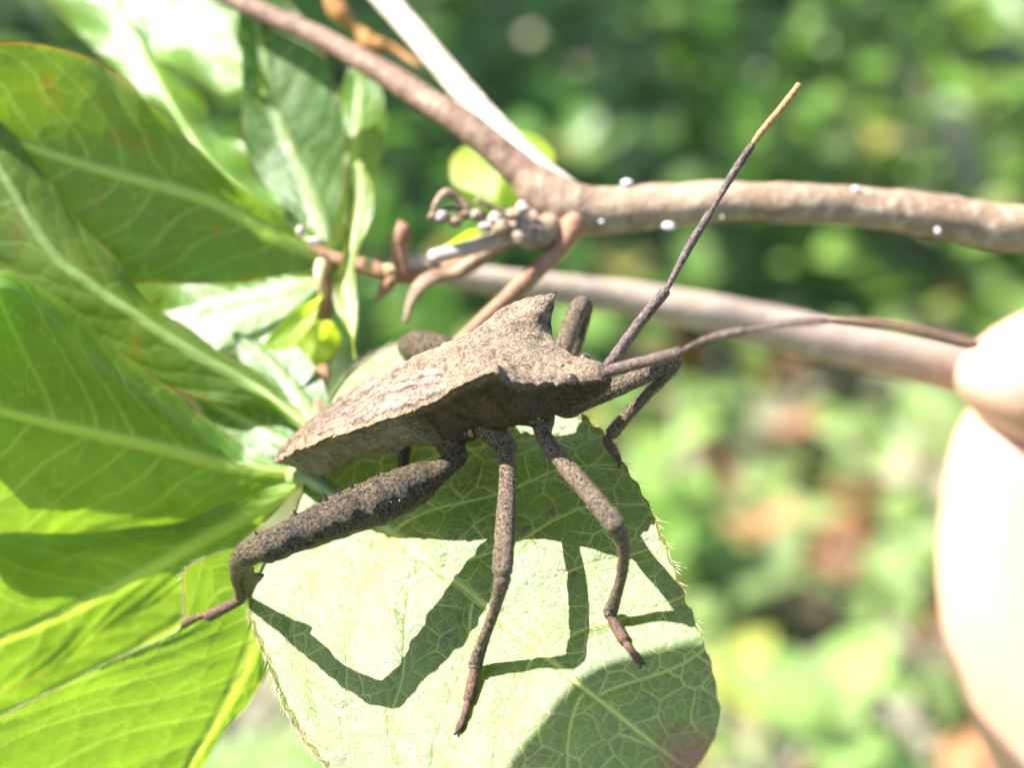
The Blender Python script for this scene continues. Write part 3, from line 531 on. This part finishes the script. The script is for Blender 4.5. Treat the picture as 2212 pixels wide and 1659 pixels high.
def bug_body():
    ns = 230; S_ = np.array(SEC); st = crom(S_, np.linspace(0, 1, ns)); st = S_[0] * 0 + st
    nd, nb = 40, 34
    f, ud, fm, lm, um, ub = st.T; H = um - ub
    d = np.linspace(0, 1, nd)
    # dorsal half: slight hollow between the raised margin and the ridge
    hol = .30 * np.clip((f - 18) / 3, 0, 1) * np.clip((25 - f) / 2, 0, 1)
    Df = f[:, None] + (fm - f)[:, None] * d**1.8; Dl = lm[:, None] * d; Du = ud[:, None] + (um - ud)[:, None] * d**1.5 - (hol * lm)[:, None] * np.sin(np.pi * d) * .5
    e = np.linspace(0, 1, nb + 1)[1:]
    knots = np.array([0, .06, .30, .55, .75, 1.]); kl = np.array([1, .96, .78, .66, .46, 0.]); ku = np.array([0, .04, .30, .68, .96, 1.])
    El = lm[:, None] * np.interp(e, knots, kl); Eu = um[:, None] - H[:, None] * np.interp(e, knots, ku)
    sm = np.sin(e * np.pi / 2); El = .9 * El + .1 * lm[:, None] * np.cos(e * np.pi / 2)**.75; Eu = .9 * Eu + .1 * (um[:, None] - H[:, None] * sm**1.15)
    Ef = fm[:, None] + (f - fm)[:, None] * np.clip(e * 1.7, 0, 1)
    hf = np.hstack([Df, Ef]); hl = np.hstack([Dl, El]); hu = np.hstack([Du, Eu]); m = hf.shape[1]
    # serrations on the pronotum and abdomen margins
    tooth = (vnoise(np.arange(ns) * .42, np.zeros(ns), 6) - .3) * np.where(np.arange(ns) > .58 * ns, .46, .09) * (fm > 3) * (fm < 26.2)
    wgt = np.exp(-((np.arange(m) - (nd - 1)) / 1.6)**2); hl = hl + tooth[:, None] * wgt
    # relief: puckered thorax flank, wrinkled abdomen sides, granules
    grain = .09 * (vnoise(hf * 5, hl * 5 + hu * 4, 3) - .5) + .22 * (vnoise(hf * 1.5, hl * 1.5 + hu * 2, 9) - .5) * (hf < 26) + .20 * (vnoise(hf * 3.1, hl * 2.6, 12) - .5)
    below = np.r_[np.zeros(nd), np.ones(nb)][None]; fold = .10 * np.sin(hf * 3.2 + hl) * below * (hf < 16) * np.clip(np.r_[np.zeros(nd), e * 3], 0, 1) + .22 * (vnoise(hf * .9, hu * 1.1, 17) - .5) * below * (hf > 16) * (hf < 26) * np.clip(np.r_[np.zeros(nd), e * 4], 0, 1)
    for fs, wd_, dp in ((16.6, .10, .22), (19.9, .09, .20), (22.4, .09, .2), (25.9, .10, .14), (26.45, .08, .08)):
        fold = fold - dp * np.exp(-((hf - fs - .25 * np.sin(hu * 1.3)) / wd_)**2) * below * np.clip(np.r_[np.zeros(nd), e * 6], 0, 1) * np.clip(np.r_[np.zeros(nd), (1 - e) * 3], 0, 1)
    fold = fold + .20 * np.exp(-((hf - 18.2) / .9)**2 - ((hu - .6) / 1.1)**2) * below + .2 * np.exp(-((hf - 21.2) / .7)**2 - ((hu - .3) / 1.0)**2) * below + .16 * np.exp(-((hf - 23.6) / .7)**2 - ((hu + .2) / .9)**2) * below
    hu = hu + grain + fold * .6; hl = hl + fold
    for fs, ls_, wf, wl, dp in ((16.3, 2.3, 1.0, .9, 1.35), (19.9, 1.9, .75, .7, .55), (23.2, 1.4, .7, .7, .6)):      # coxal swellings
        hu = hu - dp * np.exp(-((hf - fs) / wf)**2 - ((hl - ls_) / wl)**2) * np.r_[np.zeros(nd), np.clip((e - .2) * 4, 0, 1)][None]
    # pronotum ends in a step above the wing roots
    stp = np.clip((hf - 19.2) / .35, 0, 1) * .20 * np.r_[np.ones(nd) * np.clip((1 - d) * 8, 0, 1), np.zeros(nb)][None]; hu = hu + stp
    far = np.interp(hf, [17.5, 19.5, 21., 22.7, 24.3, 25.], [0, .35, .75, .55, .1, 0]) * np.clip(hl / 4.2, 0, 1)**.8 * np.r_[np.ones(nd), np.clip(1 - e * 3, 0, 1)][None]
    hn = hu + np.interp(hf, [22.8, 23.7, 24.3, 25.1, 25.8], [0, .35, .6, .3, 0]) * np.clip((4.95 - hl) / 1.7, 0, 1) * np.clip((hl - .8) / 2., 0, 1) * np.r_[np.ones(nd), np.clip(1 - e * 2.5, 0, 1)][None]
    V = np.concatenate([B(hf, hl, hu + far), B(hf, -hl, hn)[:, ::-1][:, 1:-1]], 1)     # far half then near half
    n = V.shape[1]
    col = np.concatenate([hf, hf[:, ::-1][:, 1:-1]], 1)
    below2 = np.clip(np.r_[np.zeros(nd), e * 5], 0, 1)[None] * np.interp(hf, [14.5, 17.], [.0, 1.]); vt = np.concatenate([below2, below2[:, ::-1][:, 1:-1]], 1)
    ln = np.exp(-((hf - 19.1) / .13)**2) * np.r_[np.ones(nd), np.zeros(nb)][None] * .8 + np.exp(-((np.arange(m) - (nd + .5)) / 1.2)**2)[None] * .7 + .6 * np.clip(vnoise(hf * 2.2, hl * 2.2 + hu, 31) - .62, 0, 1) * 3 * (hf > 19)
    ln = ln + np.clip(1 - voro(hf * .9 + .4 * vnoise(hf, hl, 2), hl * .9 + hu * .3, 15) / .07, 0, 1) * .55 * (vnoise(hf * .8, hl * .8, 4) > .35)
    ln = np.clip(ln, 0, 1); ln = np.concatenate([ln, ln[:, ::-1][:, 1:-1]], 1)
    o = mesh('body', V.reshape(-1, 3), gridF(ns, n, True), M['bug'], bug, attrs={'flank_dark': vt.ravel(), 'line': ln.ravel()})
    return o, hf, hl, hu, hu + far
body, bf, bl, bu, bufar = bug_body()
tag(body, 'grey brown body with raised pointed shoulders')
ND = 40
def on_back(f, d):
    """point of the back at ridge position f and signed fraction d of the half width (positive = far side)"""
    f, d = np.broadcast_arrays(f, d); i = np.interp(f, bf[:, 0], np.arange(len(bf))); j = np.abs(d) * (ND - 1)
    i0 = np.clip(i.astype(int), 0, len(bf) - 2); j0 = np.clip(j.astype(int), 0, ND - 2); a, b = i - i0, j - j0; out = []
    for A_ in (bf, bl, np.where(True, bu, bu), bufar): out.append(A_[i0, j0] * (1 - a) * (1 - b) + A_[i0 + 1, j0] * a * (1 - b) + A_[i0, j0 + 1] * (1 - a) * b + A_[i0 + 1, j0 + 1] * a * b)
    return out[0], out[1] * np.sign(d), np.where(d > 0, out[3], out[2])
def wing(side, name, f0, f1, d0, d1, mat, lift, vein=True, seed=0):
    nu, nv = 120, 44; t = np.linspace(0, 1, nu); q = np.linspace(0, 1, nv); f = f1 + (f0 - f1) * t
    a = np.interp(t, *d0); b = np.interp(t, *d1); d = a[:, None] + (b - a)[:, None] * q
    ff, l, u = on_back(f[:, None] + 0 * d, d * side)
    rid = .10 * np.exp(-((q - .3)[None] / .03)**2) + .10 * np.exp(-((q[None] - .62 + .25 * t[:, None]) / .025)**2) + .05 * np.exp(-((q - .97)[None] / .03)**2) if vein else .045 * np.maximum(0, np.sin((q[None] * 8 + 2 * t[:, None]) * np.pi))**6
    h = lift + rid + .03 * (vnoise(ff * 3, l * 3, seed) - .5)
    edge = np.minimum(1, np.minimum(q, 1 - q)[None] * 24) * np.minimum(1, np.minimum(t, 1 - t)[:, None] * 24)
    u = u + h * edge - .03 * (1 - edge)
    line = np.maximum.reduce([np.exp(-((q[None] - c_ - k_ * t[:, None]) / .018)**2) for c_, k_ in ((.36, 0), (.68, -.25), (.06, 0), (.5, .3))] + [np.exp(-((t[:, None] - .93) / .02)**2) * .7 + 0 * q[None]]) if vein else np.maximum(0, np.sin((q[None] * 8 + 2 * t[:, None]) * np.pi))**4 + 0 * l
    line = np.clip(line + np.clip(vnoise(ff * 3, l * 5, 7) - .6, 0, 1) * 1.5, 0, 1)
    return mesh(name, B(ff, l, u).reshape(-1, 3), gridF(nu, nv), mat, bug, attrs={'line': line.ravel()})
for sd in (1, -1):
    wing(sd, 'forewing', 7.0, 19.35, ([0, .5, 1], [.50, .02, .30]), ([0, .5, 1], [.93, .90, .72]), M['bug_wing'], .20, True, 5)
wing(1, 'wing_membrane', .9, 11.6, ([0, 1], [-.05, -.75]), ([0, .6, 1], [.05, .78, .75]), M['bug_mem'], .14, False, 8)
def scutellum():
    nu, nv = 40, 24; t = np.linspace(0, 1, nu); q = np.linspace(-1, 1, nv); f = 19.3 - 4.9 * t
    ff, l, u = on_back(f[:, None] + 0 * q[None], (1 - t)[:, None] * .5 * q[None] + 1e-4)
    u = u + .30 * (1 - q**2)[None] * np.minimum(1, np.minimum(t, 1 - t) * 8)[:, None] - .02 + .04 * (vnoise(ff * 4, l * 4, 2) - .5)
    mesh('scutellum', B(ff, l, u).reshape(-1, 3), gridF(nu, nv), M['bug'], bug)
scutellum()
# connexivum teeth colour ticks: small orange points on the abdomen margin
for f in (4.6, 7.2, 10., 13., 16.2):
    for sd in (-1, 1):
        S_ = np.array(SEC); lm = np.interp(f, S_[:, 2], S_[:, 3]); um = np.interp(f, S_[:, 2], S_[:, 4])
        V, Fc, _ = tube_geo(np.array([B(f + .25, sd * (lm - .12), um - .02), B(f, sd * (lm + .0), um - .02), B(f - .22, sd * (lm + .1), um - .03)]), [.10, .12, .03], n=8, seg=8); mesh('margin_tooth', V, Fc, M['bug_tip'], bug)
# eyes, ocelli, antenna sockets, beak
for sd in (-1, 1):
    c = B(26.95, sd * 1.22, .66); V = [];  n, m = 16, 16; th = np.linspace(0, np.pi, n); ph = np.linspace(0, 2 * np.pi, m, endpoint=False); A_, P_ = np.meshgrid(th, ph, indexing='ij')
    V = c + .44 * (np.multiply.outer(np.cos(A_), F_) + np.multiply.outer(np.sin(A_) * np.cos(P_) * .95, L_) + np.multiply.outer(np.sin(A_) * np.sin(P_), U_)); mesh('eye', V.reshape(-1, 3), gridF(n, m, True), M['eye'], bug)
    V = B(26.35, sd * .45, 1.42) + .12 * (np.multiply.outer(np.cos(A_), F_) + np.multiply.outer(np.sin(A_) * np.cos(P_), L_) + np.multiply.outer(np.sin(A_) * np.sin(P_), U_)); mesh('ocellus', V.reshape(-1, 3), gridF(n, m, True), M['eye'], bug)
tube('beak', B(np.array([28.3, 27.3, 25.6, 23.5, 21.5]), np.zeros(5), np.array([-1.0, -1.45, -1.75, -1.8, -1.65])), [.34, .3, .26, .22, .15], M['bug_leg'], bug, n=10, seg=30)
# scent gland opening on the near flank
kp = B(19.0, -3.05, -.35)
for k in (0, 1): tube('gland_lobe', np.array([kp + F_ * (.25 * k - .1) - U_ * .2, kp + F_ * (.35 * k - .1) + U_ * .15 - L_ * .18, kp + F_ * .4 * k + U_ * .3 - L_ * .05]), [.13, .17, .06], M['bug_tip'] if k else M['claw'], bug, n=8, seg=10)

def hair_coat(V, Nn, n, ln, wd, mat, parent, lean=None, seed=0):
    g = np.random.default_rng(seed); i = g.integers(0, len(V), n); D_ = Nn[i] * .75 + g.normal(0, .35, (n, 3))
    if lean is not None: D_ += lean
    hv, hf = hairs_geo(V[i] - Nn[i] * .01, unit(D_), g.uniform(ln * .5, ln, n), wd); h = mesh('hair', hv, hf, mat, parent, smooth=False); h['kind'] = 'stuff'; return h
def mesh_pts(o):
    me = o.data; n = len(me.vertices); a = np.empty(n * 3, np.float32); me.vertices.foreach_get('co', a); b = np.empty(n * 3, np.float32); me.vertices.foreach_get('normal', b)
    wv = a.reshape(-1, 3) + origin(o.parent); return ((wv - OC) @ RC) * 1000, b.reshape(-1, 3) @ RC
v_, n_ = mesh_pts(body); hair_coat(v_, n_, 9000, .16, .011, M['hair_gold'], body, -F_ * .4, 1)

def leg(pts, mat, tars, lump=.05, claws=None, lab=None, nhair=900, seed=0, spines=None, hl=.2):
    """pts: (camera mm point, radius) from coxa to tibia end; tars: the same for the foot"""
    P = np.array([p for p, r in pts]); R = np.array([r for p, r in pts])
    V, Fc, t = tube_geo(P, R, n=22, seg=150, lump=lump, lf=3. if lump < .06 else 1.6, seed=seed)
    o = mesh('leg', V, Fc, mat, bug)
    if lab: tag(o, lab)
    v, nn = mesh_pts(o); hair_coat(v, nn, nhair, hl, .012, M['hair_gold'], o, None, seed + 1)
    hair_coat(v, nn, nhair // 2, hl * 1.2, .014, M['hair_dark'], o, None, seed + 5)
    Pt = np.array([p for p, r in tars]); Rt = np.array([r for p, r in tars]); V, Fc, t = tube_geo(Pt, Rt, n=12, seg=40); ft = mesh('tarsus', V, Fc, M['bug_tarsus'], o)
    v, nn = mesh_pts(ft); hair_coat(v, nn, nhair // 3, hl * .8, .011, M['hair_gold'], o, None, seed + 9)
    d = unit(Pt[-1] - Pt[-2]); sdv = unit(np.cross(d, N)); rr = Rt[-1]
    for q in (-1, 1):
        a = Pt[-1]; tube('claw', np.array([a, a + d * .28 + sdv * q * .16 + N * .02, a + d * .42 + sdv * q * .30 - N * .12]), [.09, .07, .015], M['claw'], o, n=6, seg=8)
    for p, dr, h in (spines or []):
        tube('spine', np.array([p - dr * .2, p + dr * h * .5, p + dr * h]), [.16, .09, .015], M['claw'], o, n=7, seg=7)
    return o
q = lambda x, y, z: Q(x, y, z)
# near middle leg
leg([(B(19.6, -2.0, -.4), .85), (q(1087, 956, 11.3), .78), (q(1093, 980, 11.8), .60), (q(1096, 1010, 12.6), .53), (q(1095, 1080, 14.6), .60), (q(1090, 1160, 16.6), .64), (q(1086, 1222, 17.8), .66), (q(1086, 1237, 18.), .66), (q(1086, 1243, 18.), .49), (q(1085, 1251, 18.), .55), (q(1082, 1268, 17.8), .48), (LP(1066, 1325, 4.), .36), (LP(1046, 1380, 2.4), .36), (LP(1030, 1428, 1.0), .45), (LP(1026, 1442, .8), .43)], M['bug_leg'],
    [(LP(1026, 1444, .75), .30), (LP(1020, 1475, .55), .37), (LP(1013, 1510, .42), .38), (LP(1011, 1519, .42), .22), (LP(1006, 1535, .4), .25), (LP(1003, 1545, .4), .26), (LP(1001, 1550, .38), .2), (LP(996, 1566, .35), .28), (LP(990, 1580, .25), .24)], lab='right middle leg, straight, with its foot on the bright leaf', seed=10)
# near front leg
leg([(B(23.2, -1.5, -.5), 1.0), (q(1172, 905, 12.8), .85), (q(1172, 930, 13.2), .60), (q(1182, 955, 13.9), .54), (q(1225, 1010, 16.), .60), (q(1280, 1074, 18.2), .64), (q(1322, 1126, 19.4), .66), (q(1331, 1138, 19.6), .66), (q(1335, 1144, 19.6), .47), (q(1339, 1152, 19.5), .52), (q(1348, 1185, 18.8), .42), (LP(1343, 1240, 3.4), .35), (LP(1330, 1290, 2.), .37), (LP(1320, 1318, .95), .47), (LP(1318, 1328, .85), .45)], M['bug_leg'],
    [(LP(1318, 1330, .75), .30), (LP(1332, 1356, .5), .37), (LP(1348, 1383, .42), .38), (LP(1351, 1389, .4), .22), (LP(1358, 1398, .4), .25), (LP(1364, 1406, .38), .22), (LP(1374, 1419, .36), .28), (LP(1382, 1430, .28), .22)], lab='right front leg, bent, with its foot at the shadow edge', seed=20)
# near hind leg: swollen femur, leafy tibia
up = unit(np.array([-.42, .85, .25]))
femP = [(B(16.4, -2.3, -1.), .9), (q(985, 978, 9.6), .85), (q(972, 998, 10.1), .74), (q(960, 1010, 10.4), .70), (q(944, 1021, 10.7), .85), (q(915, 1038, 11.2), 1.25), (q(873, 1059, 12.), 1.46), (q(818, 1082, 12.8), 1.54), (q(763, 1104, 13.6), 1.46), (q(718, 1123, 14.3), 1.36), (q(674, 1141, 14.9), 1.24), (q(636, 1158, 15.4), 1.10), (q(598, 1175, 15.8), 1.02), (q(568, 1187, 16.), 1.02), (q(557, 1192, 16.), .78), (q(541, 1196, 15.6), .84), (q(522, 1207, 14.2), .70), (q(513, 1226, 11.6), .52), (q(512, 1246, 8.), .45), (q(518, 1270, 5.5), .42), (q(523, 1290, 3.4), .40)]
sp = [(q(821, 1033, 12.9), up, .55), (q(762, 1055, 13.7), up, .6), (q(706, 1081, 14.5), up, .65), (q(640, 1114, 15.4), up, .5), (q(557, 1160, 16.1), up, .5), (q(880, 1017, 12.), up, .3), (q(735, 1068, 14.1), up, .3)]
for k in range(16):   # row of tubercles along the shaded face
    t = k / 15.; sp.append((q(880 - 300 * t + 6 * math.sin(k * 7), 1072 + 118 * t + 5 * math.cos(k * 5), 13.4 + 3.3 * t), unit(np.array([-.1, -.35, .9])), .12 + .06 * (k % 3)))
hind = leg(femP, M['bug_femur'], [(q(521, 1296, 3.2), .34), (q(490, 1312, 3.), .36), (q(456, 1329, 2.8), .40), (q(450, 1331, 2.7), .40), (q(442, 1330, 2.6), .2), (q(430, 1333, 2.5), .27), (q(422, 1337, 2.4), .22), (q(408, 1343, 2.2), .3), (q(396, 1352, 1.7), .24)], lab='right hind leg with a thick dark spiny thigh', seed=30, spines=sp, nhair=1300, hl=.16, lump=.12)
def flange(parent):
    out = [(512, 1216, 12.8), (536, 1219, 12.2), (549, 1226, 11), (550, 1238, 9.), (570, 1240, 8.6), (571, 1245, 8.2), (562, 1256, 7.3), (552, 1268, 6.2), (546, 1284, 4.6), (532, 1298, 3.4), (522, 1290, 4.), (510, 1268, 5.9), (502, 1242, 8.3), (504, 1224, 10.)]
    P = QL(out); c = P.mean(0); nn = unit(np.cross(P[3] - P[0], P[9] - P[0])); n = len(P); rings = []
    for s_, h in ((0, .14), (.5, .12), (.85, .09), (1, .0), (.85, -.09), (.5, -.12), (0, -.14)): rings.append(c + (P - c) * s_ + nn * h)
    V = np.stack(rings); mesh('tibia_flange', V.reshape(-1, 3), gridF(7, n, True), M['bug_leg'], parent)
flange(hind)
# far front leg
leg([(B(23., 1.3, -.6), .9), (q(1222, 884, 11.), .6), (q(1260, 868, 11.3), .60), (q(1330, 838, 11.8), .60), (q(1400, 806, 12.), .58), (q(1448, 784, 12.1), .54), (q(1459, 779, 12.1), .46), (q(1460, 788, 12.), .36), (q(1442, 810, 11.7), .33), (q(1400, 850, 11.), .36), (q(1360, 892, 10.), .40), (q(1330, 926, 9.2), .46), (q(1322, 936, 9.0), .46)], M['bug_leg'],
    [(q(1313, 944, 9.), .30), (q(1313, 955, 8.9), .32), (q(1324, 972, 8.7), .34), (q(1329, 979, 8.5), .26), (q(1335, 989, 8.3), .22), (LP(1338, 996, .2), .14)], lab='left front leg, sharply bent, red brown foot on the leaf edge', seed=40, nhair=1400, hl=.22)
# far middle leg
leg([(B(19.3, 2., -.8), .8), (q(1190, 820, 7.), .55), (q(1214, 762, 5.2), .64), (q(1236, 700, 3.6), .68), (q(1252, 665, 2.9), .70), (q(1261, 656, 2.6), .55), (q(1268, 664, 2.5), .42), (q(1258, 705, 2.4), .40), (q(1240, 760, 2.0), .40), (q(1215, 815, 2.2), .42)], M['bug_leg'], [(q(1212, 820, 2.2), .3), (q(1195, 835, 2.2), .3), (LP(1175, 850, .3), .24)], lab='left middle leg, knee raised above the back', seed=50)
# far hind leg
leg([(B(16.2, 2.6, -.2), 1.1), (q(990, 815, 4.), .9), (q(965, 772, 2.), 1.25), (q(928, 758, .2), 1.35), (q(898, 750, -1.2), 1.2), (q(884, 752, -1.9), .9), (q(884, 768, -2.3), .5), (q(892, 825, -1.6), .4), (q(884, 900, .0), .4), (q(872, 985, 1.9), .4), (LP(872, 1012, .6), .4)], M['bug_femur'], [(LP(872, 1014, .5), .3), (LP(880, 1040, .4), .3), (LP(890, 1062, .3), .25)], lab='left hind leg, mostly behind the body', seed=60)

def antenna(segs, lab, seed, tipm='bug_tip'):
    rt = None
    for i, (pts, r0, r1) in enumerate(segs):
        P = QL(pts); R = np.interp(np.linspace(0, 1, len(P)), [0, .12, .9, 1], [r0 * .6, r0, r1, r1 * .9]); V, Fc, t = tube_geo(P, R, n=12, seg=36, lump=.04, lf=4, seed=seed + i)
        o = mesh('antenna' if rt is None else 'antenna_segment', V, Fc, M[tipm] if i == 3 else M['bug_ant'], bug if rt is None else rt)
        if rt is None: rt = o; tag(o, lab)
        v, nn = mesh_pts(o); hair_coat(v, nn, 700, .13, .010, M['hair_gold'], rt, None, seed + i)
antenna([([(1296, 806, 14.6), (1312, 792, 14.4), (1375, 706, 13.4), (1437, 629, 13.4)], .34, .40), ([(1436, 633, 13.4), (1485, 540, 12.6), (1533, 460, 12.)], .26, .30), ([(1532, 464, 12.), (1580, 380, 11.4), (1624, 314, 11.)], .24, .29), ([(1622, 318, 11.), (1640, 290, 10.8), (1690, 230, 10.5), (1726, 183, 10.2)], .22, .26)], 'left antenna, rising straight, orange at the tip', 70)
antenna([([(1298, 815, 15.2), (1320, 800, 16.), (1390, 782, 18.5), (1464, 762, 22.5)], .36, .40), ([(1462, 763, 22.5), (1530, 732, 25.), (1606, 714, 27.5)], .20, .28), ([(1604, 714.5, 27.5), (1690, 700, 30.), (1782, 691, 32.5)], .20, .28), ([(1780, 691, 32.5), (1880, 696, 34.5), (2000, 715, 36.5), (2105, 742, 38.)], .22, .28)], 'right antenna, bending down toward the hand', 80, 'bug_tarsus')

# ---------------------------------------------------------------- the hand
def skin_mat():
    k = NT('skin'); n = k.noise(60, 4); n2 = k.noise(900, 5, .6)
    k.l(k.ramp(n, (.3, (.38, .22, .145)), (.7, (.45, .27, .19))), k.b.inputs['Base Color']); k.b.inputs['Roughness'].default_value = .42
    k.b.inputs['Subsurface Weight'].default_value = .6; k.b.inputs['Subsurface Radius'].default_value = (1., .3, .16); k.b.inputs['Subsurface Scale'].default_value = .004
    k.bump(n2, .35, .0003); return k.m
M['skin'] = skin_mat()
def hand():
    z = -50
    chains = {   # wrist, palm, then fingers: pixel x, y, depth, radius mm
        'root': [(3600, 2500, z - 10, 27), (3250, 2250, z - 8, 25), (2950, 2000, z - 6, 26)],
        'palm': [(2700, 1750, z - 4, 20)],
    }
    pts = []; edges = []; rad = []
    def add(p, r, par=None):
        pts.append(W(Q(*p))); rad.append(r * .00117); i = len(pts) - 1
        if par is not None: edges.append((par, i))
        return i
    w0 = add((3600, 2250, z - 8), 26); w1 = add((3300, 2000, z - 8), 25, w0); pm = add((3000, 1780, z - 8), 24, w1)
    t = add((2740, 1860, z + 2), 14, pm); t = add((2460, 1670, z + 6), 10.4, t); t = add((2312, 1490, z + 3), 9.4, t); t = add((2224, 1295, z + 3), 8.5, t); t = add((2232, 1120, z + 3), 8.2, t); t = add((2240, 990, z + 3), 7.8, t); t = add((2258, 915, z + 2), 6.6, t); t = add((2280, 870, z + 1), 4.4, t)   # thumb
    a = add((2820, 1250, z - 12), 12, pm); a = add((2620, 900, z - 10), 8.8, a); a = add((2400, 800, z + 2), 7.2, a); a = add((2265, 812, z + 8), 6.2, a); a = add((2178, 862, z + 9), 5.6, a); a = add((2135, 920, z + 9), 4.2, a)   # forefinger over the stem
    for k, (dx, dy) in enumerate(((60, 190), (150, 360), (280, 500))):      # other fingers folded below
        m = add((2850 + dx, 1900 + dy, z - 8 - 3 * k), 11.5 - k, pm); m = add((2660 + dx, 1880 + dy, z + 2 - 3 * k), 9.2 - .5 * k, m); m = add((2580 + dx, 1780 + dy, z + 12 - 3 * k), 8.4 - .6 * k, m); m = add((2670 + dx, 1720 + dy, z + 22 - 3 * k), 7.6 - .6 * k, m); m = add((2760 + dx, 1770 + dy, z + 26 - 3 * k), 6.0 - .5 * k, m)
    me = bpy.data.meshes.new('hand'); rt = empty('hand', pts[0]); base = np.array(pts[0])
    me.from_pydata([tuple(np.array(p) - base) for p in pts], edges, []); me.update()
    o = bpy.data.objects.new('skin', me); C.objects.link(o); o.parent = rt
    md = o.modifiers.new('s', 'SKIN'); md.use_smooth_shade = True; sb = o.modifiers.new('d', 'SUBSURF'); sb.levels = 3; sb.render_levels = 3
    for i, r in enumerate(rad): me.skin_vertices[0].data[i].radius = (r, r)
    me.skin_vertices[0].data[0].use_root = True
    me.materials.append(M['skin'])
    tag(rt, 'sunlit hand holding the pale stem between thumb and forefinger', 'hand')
hand()

# ---------------------------------------------------------------- plants seen blurred behind
GRP = None
weed('weed', (1930, 60), .10, 7, .034, (.22, .30, .06), 'pale lime weed sprouting above the right branch', seed=1, spread=.5)
weed('weed', (1800, 1460), .09, 5, .040, (.22, .34, .09), 'weed with one broad pale leaf on sunny ground', seed=2)
weed('weed', (1450, 960), .10, 9, .026, (.17, .28, .05), 'bright bushy weed behind the bent front leg', seed=3)
weed('weed', (1590, 1420), .06, 5, .020, (.30, .32, .06), 'small yellowish weed beside the leaf margin', seed=4)
weed('weed', (1480, 1110), .07, 8, .024, (.16, .27, .05), 'light green weed between the bushy weed and the leaf edge', seed=5)
weed('weed', (600, 1620), .09, 6, .026, (.15, .24, .06), 'weed showing in the gap between two leaves', seed=6)
def dry_twig(px, r, lab):
    P = np.array([px_ground(*p) for p in px]); ww = ((P - OC) @ RC) * 1000; o = tube('fallen_twig', ww, r, M['bark_grey'], None, n=10, seg=30, lump=.1, lf=.2); tag(o, lab, 'twig')
dry_twig([(2050, 250, .09), (2075, 330, .07), (2110, 400, .05), (2150, 440, .02)], [7, 7, 8, 8], 'pale curved dry twig rising behind the thick branch')
dry_twig([(2110, 60, .08), (2170, 95, .07), (2260, 130, .05)], [7, 8, 9], 'grey dry twig at the edge of the lime weed')
